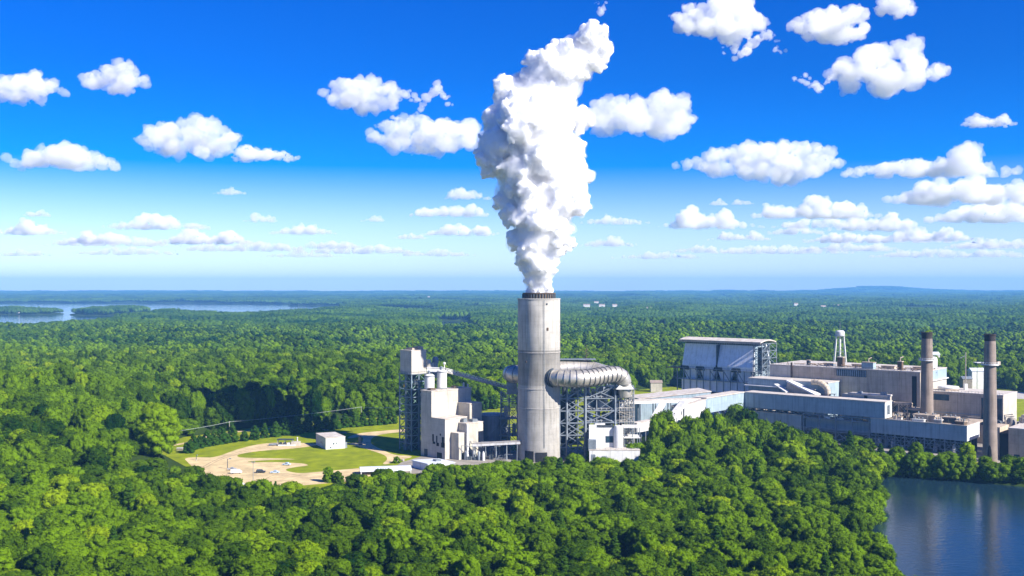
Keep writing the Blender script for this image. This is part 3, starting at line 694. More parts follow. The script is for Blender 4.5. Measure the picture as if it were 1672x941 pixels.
# ------------------------------------------------------------------ scrubber frame
FO = (27.5, 597.0); fe1 = (0.995, 0.10); fe2 = (-0.10, 0.995)
t = thing('scrubber_frame', 'multi-level open steel frame crowded with plant beneath the silver ducts', 'steel frame', (*FO, 0))
c_, b_, d_ = lattice(FO, fe1, fe2, 44, 24, 0, 42.5, 6, .62, 4, 2)
part('columns', c_, M['steel'], t); part('beams', b_, M['steel'], t); part('bracing', d_, M['steel'], t)
G = lambda a, b: (FO[0]+fe1[0]*a+fe2[0]*b, FO[1]+fe1[1]*a+fe2[1]*b)
m = MB()
for a, w_ in ((0, .9), (4.4, .9), (15.3, 1.3), (33, .9)): m.bar((*G(a, -.6), 0), (*G(a, -.6), 43.5), w_)
part('main_post', m, M['steel'], t)
m = MB()
for z in (14.2, 21.3, 28.4, 35.4): m.obox(FO, fe1, fe2, 16, 43.5, 1, 23.5, z, z+.25)
for z in (7.1, 21.3, 35.4): m.obox(FO, fe1, fe2, .5, 15.5, 8, 23.5, z, z+.25)
m.obox(FO, fe1, fe2, 32, 46, -1, 24.5, 40.6, 41); part('platforms', m, M['steel_dark'], t)
m = MB()
for z in (15.4, 22.5, 29.6, 36.6):
    m.bar((*G(16, .2), z), (*G(44, .2), z), .16)
    for a in range(16, 45, 3): m.bar((*G(a, .2), z-1.2), (*G(a, .2), z), .12)
part('handrail', m, M['white'], t)
rng = np.random.default_rng(4)
for i in range(30):
    a, b_2 = rng.uniform(17, 42), rng.uniform(3, 20); z = [14.4, 21.5, 28.6, 35.6][i % 4]; rr = rng.uniform(.9, 2.0); h = rng.uniform(3, 6)
    m = MB(); m.lathe(*G(a, b_2), [(rr, z), (rr, z+h), (rr*.3, z+h+.8)], 12); part('vessel', m, M[['steel_dark', 'steel_blue', 'white', 'steel'][i % 4 if i % 4 else 0]], t, True)
for i in range(8):
    a, b_2 = rng.uniform(1, 13), rng.uniform(9, 20); z = [0, 7.3, 21.5, 35.6][i % 4]; rr = rng.uniform(1, 2.2)
    m = MB(); m.lathe(*G(a, b_2), [(rr, z), (rr, z+rng.uniform(4, 6.5)), (rr*.3, z+6.8)], 12); part('vessel', m, M['steel_dark' if i % 2 else 'steel'], t, True)
m = MB()
for i in range(70):
    a, b_2 = rng.uniform(0, 44), rng.uniform(0, 23); z = rng.uniform(2, 40); ax = rng.integers(3)
    q = Vector((*G(a, b_2), z)); d = [Vector((rng.uniform(3, 9), 0, 0)), Vector((0, rng.uniform(3, 8), 0)), Vector((0, 0, rng.uniform(3, 8)))][ax]
    m.tube([q, q+d], rng.uniform(.15, .4), 6)
part('pipework', m, M['steel'], t)
for i, (a0_, a1_, b0_, b1_, z0_, z1_) in enumerate(((18, 25, 12, 20, 0, 13.5), (27, 34, 10, 22, 14.3, 20.5), (36, 43, 8, 20, 21.4, 27.6), (19, 30, 13, 22, 28.5, 34.6), (2, 13, 16, 22, 7.2, 20), (3, 12, 15, 22, 22, 34), (30, 43, 14, 22, 0, 13), (33, 43, 12, 22, 35.5, 40))):
    m = MB(); m.obox(FO, fe1, fe2, a0_, a1_, b0_, b1_, z0_, z1_); part('dark_infill_box', m, M['steel_dark' if i % 3 else 'steel_blue'], t)  # dark boxes added to make the inside of the frame darker
m = MB()
for k in range(6):
    za, zb = 42.5*k/6, 42.5*(k+1)/6
    for p_, q_ in ((4.4, 15.3), (15.3, 33)) if k % 2 else ((4.4, 15.3),):
        m.bar((*G(p_, -.5), za), (*G(q_, -.5), zb), .55); m.bar((*G(q_, -.5), za), (*G(p_, -.5), zb), .55)
    m.bar((*G(0, -.6), zb), (*G(33, -.6), zb), .6)
part('front_bracing', m, M['steel'], t)
m = MB(); m.obox(FO, fe1, fe2, 21, 27, -.9, -.55, 16.0, 21.2); part('white_screen', m, M['white'], t)
m = MB(); m.obox(FO, fe1, fe2, 35.2, 44.6, -.9, 24.4, 17, 40.4)
# stair cage with mesh walls
cage = MB()
for k in range(12):
    z = 8+k*2.75
    for b0_, b1_ in ((-1.0, 8),): cage.bar((*G(35.5, -1), z), (*G(44.5, -1), z), .16); cage.bar((*G(44.6, -1), z), (*G(44.6, 24), z), .16)
    e = (36, 44) if k % 2 else (44, 36)
    cage.bar((*G(e[0], 1), z), (*G(e[1], 1), z+2.75), 1.2, .2)
for a in np.linspace(35.5, 44.5, 7): cage.bar((*G(a, -1), 6), (*G(a, -1), 41), .14)
part('stair_cage', cage, M['cream_plain'], t)
# ------------------------------------------------------------------ white pump house in front of the frame
H0 = (at(974, 740, 590).x, 588.0)
t = thing('pump_house', 'white flat-roofed pump house with round tower below the steel frame', 'industrial building', (H0[0]+8, 588, 0))
m = MB(); m.box(H0[0]-5, H0[0]+23.6, 578.5, 587.9, 0, 8.2); part('base_block', m, M['white'], t)
m = MB(); m.box(H0[0]-5.2, H0[0]+23.8, 578.3, 587.85, 8.2, 8.6); part('roof', m, M['roof'], t)
m = MB(); m.box(H0[0], H0[0]+9.8, 588, 595, 0, 20.0); part('upper_block', m, M['white'], t)
m = MB(); m.box(H0[0]-.2, H0[0]+10, 587.8, 595.2, 20.0, 20.4); part('roof', m, M['steel_dark'], t)
m = MB(); m.lathe(H0[0]+12.4, 587.5, [(2.7, 8.4), (2.7, 20.4), (2.2, 21)], 24); part('round_tower', m, M['white'], t, True)
m = MB(); m.box(H0[0]+5.0, H0[0]+9.4, 587.9, 588.2, 11.2, 15.0); part('window', m, M['window'], t)
m = MB(); m.box(H0[0]-4.6, H0[0]-.4, 584.5, 588.5, 8.6, 21.5); part('side_panel', m, M['white_panel'], t)
m = MB(); m.box(H0[0]-5.4, H0[0]-1, 580, 585, 8.6, 13.8); part('fan_housing', m, M['steel'], t)
for z in (19.6, 13.8, 7.6):
    m = MB(); m.box(H0[0]+15.5, H0[0]+25, 586+.1*z, 600, z, z+.5); part('landing', m, M['white'], t)
m = MB()
for x in (16, 20.5, 24.6):
    for y in (588.2, 599): m.bar((H0[0]+x, y, 0), (H0[0]+x, y, 20), .35)
part('landing_posts', m, M['steel'], t)
m = MB()
for z in (9.6, 21.6):
    m.bar((H0[0]-5, 578.6, z), (H0[0]+23.6, 578.6, z), .12) if z < 10 else m.bar((H0[0]+15.5, 588, z), (H0[0]+25, 588, z), .12)
for x in range(-5, 24, 3): m.bar((H0[0]+x, 578.6, 8.6), (H0[0]+x, 578.6, 9.6), .1)
part('handrail', m, M['steel'], t)
m = MB(); m.box(H0[0]-4, H0[0]-1.6, 578.4, 578.6, 1, 6); m.box(H0[0]+2, H0[0]+5, 578.4, 578.6, 0, 5); part('door', m, M['steel'], t)
# low stores in front
S1 = at(698.7, 769, 559)
t = thing('store_shed', 'low white flat-roofed shed half hidden by treetops before the cream building', 'shed', (S1.x, S1.y, 0))
so = (S1.x, S1.y)
m = MB(); m.obox(so, (.94, .34), (-.62, .78), 0, 15, 0, 15.5, 0, 3.6); part('wall', m, M['white_panel'], t)
m = MB(); m.obox(so, (.94, .34), (-.62, .78), -.4, 15.4, -.4, 15.9, 3.6, 4.1); part('roof', m, M['roof_pale_blue'], t)
m = MB(); m.obox(so, (.94, .34), (-.62, .78), 3, 4.6, -.1, .1, 0, 2.4); part('door', m, M['steel_dark'], t)
m = MB(); m.obox(so, (.94, .34), (-.62, .78), 8, 11, 6, 9, 4.1, 5.0); part('roof_unit', m, M['steel'], t)
# canopy roof: a low vaulted shelter
V0 = at(632, 768, 552)
t = thing('vaulted_shelter', 'low pale vaulted roof shelter beside the parking lot trees', 'shelter', (V0.x, V0.y, 0))
ln_ = Vector((27, 5, 0)); wd = Vector((-2, 10, 0)); o_ = Vector((V0.x-13.5, V0.y-7, 0))
m = MB(); prof = [(k/10, 2.4+1.5*math.sin(math.pi*k/10)) for k in range(11)]
rings = [[tuple(o_+ln_*u+wd*s+Vector((0, 0, z))) for s, z in prof]+[tuple(o_+ln_*u+wd*s+Vector((0, 0, z-.35))) for s, z in prof[::-1]] for u in (0, .5, 1)]
m.ring(rings); part('roof', m, M['roof_pale_blue'], t, True)
m = MB()
for u in (0.02, .35, .65, .98):
    for s in (.04, .96): q = o_+ln_*u+wd*s; m.bar(q, q+Vector((0, 0, 2.6)), .4)
part('posts', m, M['white'], t)
m = MB(); q = [o_+wd*.93+ln_*.03, o_+wd*.93+ln_*.97, o_+wd*.98+ln_*.97, o_+wd*.98+ln_*.03]; m.prism([(p.x, p.y) for p in q], 0, 2.5); part('back_wall', m, M['white_panel'], t)
# ------------------------------------------------------------------ the long works on the right; f runs left along the front, g into the depth
WO = (233.0, 640.0)
def Wp(f, g): return (WO[0]+CF[0]*f+CG[0]*g, WO[1]+CF[1]*f+CG[1]*g)
def wbox(m, f0, f1, g0, g1, z0, z1): return m.obox(WO, CF, CG, f0, f1, g0, g1, z0, z1)
def wpart(name, mat, par, *boxes):
    m = MB()
    for b in boxes: wbox(m, *b)
    return part(name, m, M[mat], par)
def rail(par, f0, f1, g, z, n, mat='steel'):
    m = MB()
    for i in range(n+1): f = f0+(f1-f0)*i/n; m.bar((*Wp(f, g), z), (*Wp(f, g), z+1.1), .12)
    m.bar((*Wp(f0, g), z+1.1), (*Wp(f1, g), z+1.1), .12); part('handrail', m, M[mat], par)
# elevated gallery
t = thing('conveyor_gallery', 'long blue-grey elevated gallery with pale roof edge across the front of the works', 'gallery', (*Wp(45, 5), 0))
wpart('front_wall', 'blue_grey', t, (0, 97, 0, 11.5, 18.4, 28.2))
wpart('roof', 'roof', t, (-.4, 97.3, -.4, 12, 28.2, 28.8))
wpart('end_wall', 'white_panel', t, (-.12, -.02, .1, 11.4, 18.5, 28.1))
m = MB(); q = [Wp(-.3, 3.6), Wp(-.3, 7.6)]; wbox(m, -.35, -.12, 3.4, 7.8, 20.5, 26.5); v = part('vent_louvre', m, M['steel'], t)
m = MB(); [wbox(m, -.42, -.35, 3.6, 7.6, 20.9+k*.9, 21.3+k*.9) for k in range(6)]; part('louvre_blade', m, M['steel_dark'], v)
m = MB()
for f in range(2, 97, 8):
    m.bar((*Wp(f, 2), 15.5), (*Wp(f, 2), 18.4), .5); m.bar((*Wp(f, 9), 0), (*Wp(f, 9), 18.4), .6)
part('under_posts', m, M['steel_blue'], t)
m = MB()
for f in range(2, 96, 8): m.bar((*Wp(f, 1.2), 16), (*Wp(f+8, 1.2), 18.3), .3); m.bar((*Wp(f+8, 1.2), 16), (*Wp(f, 1.2), 18.3), .3)
part('under_bracing', m, M['steel_blue'], t)
# lower walls beneath
t = thing('lower_store', 'blue-grey windowless store under the left half of the elevated gallery', 'industrial building', (*Wp(78, 8), 0))
wpart('wall', 'blue_grey', t, (56, 98, 1.5, 14, 0, 15.6)); wpart('roof', 'roof', t, (55.8, 98.2, 1.2, 14.2, 15.6, 16.0))
m = MB()
for f in range(58, 97, 3): wbox(m, f, f+2, 2, 5, 16, 16.8+.6*(f % 2))
part('roof_plant', m, M['steel_dark'], t)
t = thing('process_hall', 'blue-grey panelled hall wrapped in steel framing under the gallery middle', 'industrial building', (*Wp(32, 8), 0))
wpart('wall', 'blue_grey', t, (10, 54, 3.5, 14, 0, 14.6)); wpart('roof', 'roof', t, (9.8, 54.2, 3.2, 14.2, 14.6, 15.0))
wpart('lower_wall', 'steel_dark', t, (10.2, 53.8, 3.0, 3.5, 0, 7.4))
m = MB()
for f in (10, 21, 32, 43, 54): m.bar((*Wp(f, .5), 0), (*Wp(f, .5), 17.8), .7)
fr_ = part('frame_posts', m, M['steel_blue'], t)
m = MB()
for z in (7.2, 8.4, 14.8, 17.4): m.bar((*Wp(10, .4), z), (*Wp(54, .4), z), .6)
part('frame_beams', m, M['steel_blue'], t)
m = MB(); rng = np.random.default_rng(8)
for f in (10, 21, 32, 43): m.bar((*Wp(f, .5), .3), (*Wp(f+11, .5), 7.2), .35); m.bar((*Wp(f+11, .5), .3), (*Wp(f, .5), 7.2), .35)
for i in range(40):
    f = rng.uniform(8, 54); z = rng.uniform(0, 7); m.tube([(*Wp(f, 1.5), z), (*Wp(f+rng.uniform(-5, 5), 1.8), z+rng.uniform(-1, 3))], rng.uniform(.15, .4), 6)
for i in range(14): f = rng.uniform(12, 52); m.bar((*Wp(f, .9), 15.2), (*Wp(f+rng.uniform(2, 7), .9), 16.6), .35)
part('bracing_pipes', m, M['steel_blue'], t)
wpart('white_unit', 'white', t, (27, 31, .8, 3, 15.2, 16.4), (36, 40, .8, 3, 15.2, 16.6), (46, 50, .2, 2.9, 0, 3.2))
# right hand gallery
t = thing('deck_gallery', 'blue-grey block on steel legs with a cluttered roof deck above the lake trees', 'industrial building', (*Wp(-20, 10), 0))
wpart('front_wall', 'blue_grey', t, (-49, 9, 0.02, 24, 8.8, 17.8)); wpart('parapet', 'roof', t, (-49.3, 9.2, -.3, .5, 17.8, 18.3), (-49.3, -48.6, .5, 24.3, 17.8, 18.3))
wpart('end_wall', 'white_panel', t, (-49.12, -49.0, .2, 23.8, 9, 17.7))
wpart('roof', 'roof_tan', t, (-48.6, 9, .5, 40, 17.4, 17.82))
m = MB()
for f in range(-48, 9, 6):
    for g in (1, 11, 22): m.bar((*Wp(f, g), -1), (*Wp(f, g), 8.8), .55)
part('legs', m, M['steel_blue'], t)
m = MB(); rng = np.random.default_rng(9)
for f in range(-48, 6, 6): m.bar((*Wp(f, .8), 0), (*Wp(f+6, .8), 8.6), .3); m.bar((*Wp(f+6, .8), 2), (*Wp(f, .8), 8.6), .3)
for z in (2.6, 5.4, 7.4): m.bar((*Wp(-48, .7), z), (*Wp(9, .7), z), .35)
for i in range(60):
    f, g = rng.uniform(-48, 8), rng.uniform(.5, 10); z = rng.uniform(0, 7.6); q = Vector((*Wp(f, g), z)); q2 = Vector((*Wp(f+rng.uniform(-5, 5), g), min(8.6, max(0, z+rng.uniform(-2, 3)))))
    m.tube([q, q2], rng.uniform(.12, .45), 6)
part('bracing_pipes', m, M['steel_blue'], t)
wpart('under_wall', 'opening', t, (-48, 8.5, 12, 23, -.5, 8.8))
for i in range(9):
    f = rng.uniform(-46, 6); m = MB(); m.lathe(*Wp(f, rng.uniform(2, 9)), [(1.2, -.5), (1.2, rng.uniform(2, 5)), (.4, 6)], 12); part('vessel', m, M['steel' if i % 2 else 'white'], t, True)
# things on that deck
for i, (f, g, w_, d_, h, mt, lab) in enumerate(((4, 8, 6, 5, 3.2, 'cream_plain', 'cream equipment cabin on the deck close to the gallery end'), (-6, 6, 5, 3, 2.0, 'white', 'small white unit on the deck left of the nearer brown stack'), (-22, 9, 13, 7, 4.2, 'roof_tan', 'long tan flat-roofed deck house right of the stack on the roof'),
        (-20, 2.5, 7, 3, 1.7, 'white', 'low white tank unit at the deck parapet'), (-36, 12, 8, 6, 3.6, 'steel_dark', 'dark machinery cabin toward the right end of the deck'), (-44, 6, 5, 6, 2.4, 'rust', 'rusty low cabin at the right corner of the deck'), (-31, 5, 4, 3, 2.2, 'steel', 'grey fan unit in the middle of the deck'), (-12, 20, 10, 7, 6.5, 'steel_dark', 'dark framed deck house behind the nearer brown stack'))):
    q = Wp(f, g); tt = thing('deck_unit', lab, 'equipment', (*q, 17.82), 'units on the roof deck')
    wpart('casing', mt, tt, (f-w_/2, f+w_/2, g-d_/2, g+d_/2, 17.82, 17.82+h*.8))
    wpart('lid', 'roof_tan' if i % 3 else 'white', tt, (f-w_/2-.4, f+w_/2+.4, g-d_/2-.4, g+d_/2+.4, 17.82+h*.8, 17.82+h))
    m = MB()
    for k in range(3): m.lathe(*Wp(f-w_/3+k*w_/3, g), [(.4, 17.8+h), (.4, 18.6+h), (.6, 18.7+h), (.2, 19.2+h)], 8)
    part('vent', m, M['steel'], tt, True)
t = thing('deck_pipework', 'tangle of tan and grey pipes and frames on the roof deck', 'pipework', (*Wp(-25, 14), 17.82)); rng = np.random.default_rng(21)
m = MB(); m2 = MB()
for i in range(70):
    f, g = rng.uniform(-47, 6), rng.uniform(2, 30); h = rng.uniform(.8, 4.5)
    (m if i % 2 else m2).tube([(*Wp(f, g), 17.8), (*Wp(f, g), 17.8+h), (*Wp(f+rng.uniform(-7, 7), g+rng.uniform(-1, 1)), 17.8+h)], rng.uniform(.12, .35), 6)
part('tan_pipes', m, M['pipe_cream'], t); part('grey_pipes', m2, M['steel_dark'], t)
# low cream boxes behind the gallery roof
t = thing('roof_house', 'long cream rooftop housing with a dark hatch behind the gallery roof', 'industrial building', (*Wp(15, 17), 0))
wpart('housing', 'cream_plain', t, (4, 34, 15, 22, 0, 30.5)); wpart('cover', 'roof', t, (3.6, 30, 14.6, 22.4, 30.5, 31.4)); wpart('hatch', 'opening', t, (17, 19.2, 14.8, 15.2, 28, 30.4)); wpart('fan', 'steel', t, (6, 9, 16, 20, 31.4, 33), (22, 24, 16, 20, 31.4, 32.6))
t = thing('pipe_rack_tower', 'open tan steel frame with pipes beside the gallery end', 'steel frame', (*Wp(-3, 16), 0))
c_, b_, d_ = lattice(Wp(-9, 14), CF, CG, 11, 8, 0, 27, 5, .45, 2, 1)
part('columns', c_, M['roof_tan'], t); part('beams', b_, M['roof_tan'], t); part('bracing', d_, M['steel_dark'], t)
wpart('platform', 'roof_tan', t, (-9.5, 3, 13.6, 22.4, 26.4, 26.8), (-9.5, 3, 13.6, 22.4, 21.2, 21.5))
m = MB(); [m.lathe(*Wp(f, 18), [(1.3, 17.8), (1.3, 24), (.5, 25)], 12) for f in (-6, -1)]; part('vessel', m, M['steel'], t, True)
# wing to the left
w0, w1 = Wp(97, 0), (126.0, 664.5)
e1 = Vector((w1[0]-w0[0], w1[1]-w0[1])); Lw = e1.length; e1 = (e1.x/Lw, e1.y/Lw); e2 = (e1[1]*-1, e1[0]); e2 = (-e2[0], -e2[1]) if e2[1] < 0 else e2
t = thing('gallery_wing', 'blue elevated gallery wing joining the long gallery at its left end', 'gallery', (*w1, 0))
m = MB(); m.obox(w0, e1, e2, .4, Lw, 0, 9, 18.6, 28.2); part('wall', m, M['blue_grey'], t)
m = MB(); m.obox(w0, e1, e2, 0, Lw+.3, -.4, 9.4, 28.21, 28.85); part('roof', m, M['roof'], t)
m = MB()
for a in (6, 16, 26, 36, Lw-2):
    for b_2 in (1, 8): m.bar((w0[0]+e1[0]*a+e2[0]*b_2, w0[1]+e1[1]*a+e2[1]*b_2, 0), (w0[0]+e1[0]*a+e2[0]*b_2, w0[1]+e1[1]*a+e2[1]*b_2, 18.6), .7)
part('legs', m, M['steel'], t)
m = MB()
for a in (6, 16, 26): m.bar((w0[0]+e1[0]*a, w0[1]+e1[1]*a, 10), (w0[0]+e1[0]*(a+10), w0[1]+e1[1]*(a+10), 18.4), .5)
part('braces', m, M['steel'], t)
# link buildings
t = thing('transfer_house', 'white transfer house with sloping chutes left of the blue gallery wing', 'industrial building', (115, 664, 0))
m = MB(); m.prism([(106, 655), (125.5, 664), (122, 672), (103, 664)], 0, [23, 27.6, 27.6, 23]); part('wall', m, M['white'], t)
m = MB(); m.prism([(105.6, 654.6), (126, 664), (122.2, 672.6), (102.6, 664.4)], [23, 27.6, 27.6, 23], [23.6, 28.2, 28.2, 23.6]); part('roof', m, M['roof'], t)
m = MB(); m.prism([(112, 657.6), (116.5, 659.6), (116.4, 659.9), (111.8, 657.9)], 12, 19); part('door', m, M['white_panel'], t)
def beam_prism(name, lab, cat, pa, pb, w, h, mat, roof):
    pa, pb = Vector(pa), Vector(pb); tt = thing(name, lab, cat, (pa.x, pa.y, 0))
    mm = MB(); mm.bar(pa, pb, w, h); part('wall', mm, M[mat], tt)
    d = (pb-pa).normalized(); s = d.cross(Vector((0, 0, 1))).normalized(); u = s.cross(d)
    mm = MB(); mm.bar(pa+u*(h/2+.2), pb+u*(h/2+.2), w+.6, .4); part('roof', mm, M[roof], tt)
    mm = MB()
    for k in range(1, 5):
        q = pa.lerp(pb, k/5)
        for sg in (-1, 1): mm.bar((q.x+s.x*w*.4*sg, q.y+s.y*w*.4*sg, 0), (q.x+s.x*w*.4*sg, q.y+s.y*w*.4*sg, q.z-h/2), .5)
    part('legs', mm, M['steel'], tt); return tt
beam_prism('link_gallery', 'thin white upper link gallery running from the steel frame to the transfer house', 'gallery', (71, 650, 27.5), (122, 669, 26.8), 4.5, 2.0, 'white', 'roof')
beam_prism('link_gallery', 'white low link gallery at treetop height right of the steel frame', 'gallery', (74, 622, 15.0), (107, 655, 16.0), 4.2, 5.6, 'white', 'roof')
beam_prism('chute', 'white slanting chute between the two link galleries, left of the pair', 'chute', (88, 638, 17.8), (97, 657, 26.0), 3.2, 1.6, 'white', 'white')
beam_prism('chute', 'white slanting chute falling from the transfer house, right of the pair', 'chute', (101, 648, 17.5), (111, 660, 26.5), 4.2, 1.8, 'white', 'white')
t = thing('long_shed', 'low pale-edged blue shed behind the link galleries', 'shed', (120, 720, 0))
m = MB(); m.prism([(86, 690), (136, 700), (131, 722), (80, 710)], 0, [25, 29, 29, 25]); part('wall', m, M['blue_grey'], t)
m = MB(); m.prism([(85.5, 689.5), (136.4, 699.6), (131.4, 722.4), (79.6, 710.4)], [25, 29, 29, 25], [25.5, 29.6, 29.6, 25.5]); part('roof', m, M['roof'], t)
# ------------------------------------------------------------------ main hall
t = thing('turbine_hall', 'huge tan flat-roofed hall with a dark louvre strip behind the gallery', 'industrial building', (*Wp(40, 70), 0))
HF = -5.8; HG = 46.0
wpart('wall', 'tan', t, (HF, 101, HG, 98, 0, 44.4)); wpart('roof', 'roof', t, (HF-.3, 101.3, HG-.3, 98.3, 44.4, 45.0))
wpart('end_wall', 'cream', t, (HF-.14, HF-.02, HG+.2, 97.8, 0, 38)); wpart('end_band', 'blue_grey', t, (HF-.2, HF-.02, HG+12, 97.9, 38.2, 44.2)); wpart('end_canopy', 'white', t, (HF-1.6, HF-.02, HG+10, 97.9, 37.6, 38.2))
v = wpart('louvre_strip', 'window', t, (30, 51, HG-.25, HG+.2, 39.4, 44.0)); m = MB()
for k in range(14): wbox(m, 30.4+k*1.5, 31.1+k*1.5, HG-.36, HG-.24, 39.6, 43.8)
part('louvre_blade', m, M['steel_blue'], v)
wpart('pilaster', 'tan', t, *[(f, f+.8, HG-.35, HG-.02, 0, 44.3) for f in (8, 29, 52.5, 62)])
wpart('downpipe', 'rust', t, (83.5, 84.7, HG-.7, HG-.02, 0, 47))
wpart('lighter_bay', 'cream', t, (84.8, 100.9, HG-.12, HG-.02, 0, 44.3))
wpart('dark_corner', 'opening', t, (-3.6, -.6, HG-.2, HG-.02, 12, 42))
rail(t, HF, 101, HG+.5, 45, 50)
rng = np.random.default_rng(31)
for i, (f, g, w_, d_, h, mt, lab) in enumerate(((30, 50, 8, 5, 4.2, 'blue_grey', 'blue-grey rooftop cabin with a bent pipe on the hall roof'), (10, 54, 3, 3, 5.5, 'rust', 'rusty round-headed stub on the hall roof'), (52, 56, 4, 4, 6.5, 'rust', 'dark brown hooded vent in front of the water tower'), (20, 60, 9, 4, 1.6, 'roof_tan', 'low tan duct run in the middle of the hall roof'), (62, 60, 7, 4, 1.5, 'steel', 'low grey unit on the left half of the hall roof'), (76, 56, 2.2, 2.2, 3.2, 'steel_dark', 'small dark vent at the left of the hall roof'), (1, 62, 5, 5, 1.8, 'roof_tan', 'low tan box near the right end of the hall roof'), (42, 64, 10, 3, 1.4, 'roof_tan', 'long low tan unit behind the louvre strip'))):
    q = Wp(f, g); tt = thing('roof_unit', lab, 'equipment', (*q, 45.0), 'units on the hall roof')
    wpart('casing', mt, tt, (f-w_/2, f+w_/2, g-d_/2, g+d_/2, 45.0, 45+h)); wpart('lid', 'roof_tan' if mt != 'rust' else 'pipe_cream', tt, (f-w_/2-.3, f+w_/2+.3, g-d_/2-.3, g+d_/2+.3, 45+h, 45.4+h))
    if i in (0, 1): m = MB(); m.tube([(*q, 45+h), (*q, 47.5+h), (q[0]+2, q[1], 48.4+h)], .4, 8); part('pipe', m, M['pipe_cream'], tt, True)
m = MB()
for i in range(26): f = rng.uniform(-4, 98); m.bar((*Wp(f, HG+rng.uniform(1, 30)), 45), (*Wp(f, HG+2), 45.4+rng.uniform(0.5, 2)), .4)
part('roof_clutter', m, M['rust'], t)
q = Wp(-2.5, 74)
t = thing('roof_tank', 'rounded white water tank standing on the right end of the hall roof', 'tank', (*q, 45))
m = MB(); m.lathe(*q, [(4.6, 46), (4.9, 47), (4.9, 52), (4.2, 53.3), (1, 53.8)], 28); part('drum', m, M['white'], t, True)
m = MB(); [m.bar((q[0]+3.4*math.cos(a), q[1]+3.4*math.sin(a), 45), (q[0]+3.4*math.cos(a), q[1]+3.4*math.sin(a), 46.2), .5) for a in (0, 1.57, 3.14, 4.71)]; part('legs', m, M['steel'], t)
# annex
t = thing('annex_hall', 'lower tan annex with dark windows and white roof right of the main hall', 'industrial building', (*Wp(-30, 70), 0))
wpart('wall', 'tan', t, (-53, -6.1, 59, 90, 0, 31.4)); wpart('roof', 'roof', t, (-53.4, -6.2, 58.6, 90.4, 31.4, 32.0)); wpart('end_wall', 'cream_plain', t, (-53.14, -53.01, 59.2, 89.8, 0, 31.2))
for f0, f1, z0, z1 in ((-20, -9, 26.0, 30.0), (-44, -40, 12, 29.5), (-52.4, -49.6, 12, 29.5)): wpart('window', 'window', t, (f0, f1, 58.8, 59.1, z0, z1))
wpart('seam_band', 'blue_grey', t, (-39, -9, 58.86, 58.98, 18, 18.5)); rail(t, -53, -7, 59, 32, 22)
q = Wp(-16, 70); t = thing('roof_dome', 'low round white clarifier cap on the annex roof', 'equipment', (*q, 32))
m = MB(); m.lathe(*q, [(6, 32), (6.8, 33.8), (6.2, 34.6), (1, 35.2)], 32); part('shell', m, M['white'], t, True); m = MB(); m.box(q[0]-5, q[0]+4, q[1]-7.4, q[1]-6.5, 32, 33.2); part('pipe_rack', m, M['roof_tan'], t)
q = Wp(-24, 80); t = thing('mast', 'thin pale mast with a cross arm rising from the annex roof', 'mast', (*q, 32))
m = MB(); m.bar((*q, 32), (*q, 57), .45); part('pole', m, M['wood_pole'], t); m = MB(); m.bar((q[0]-4, q[1], 53), (q[0]+.5, q[1], 55), .3); part('arm', m, M['steel'], t); m = MB(); m.box(q[0]-1, q[0]+1, q[1]-1, q[1]+1, 32, 36); part('base', m, M['white'], t)
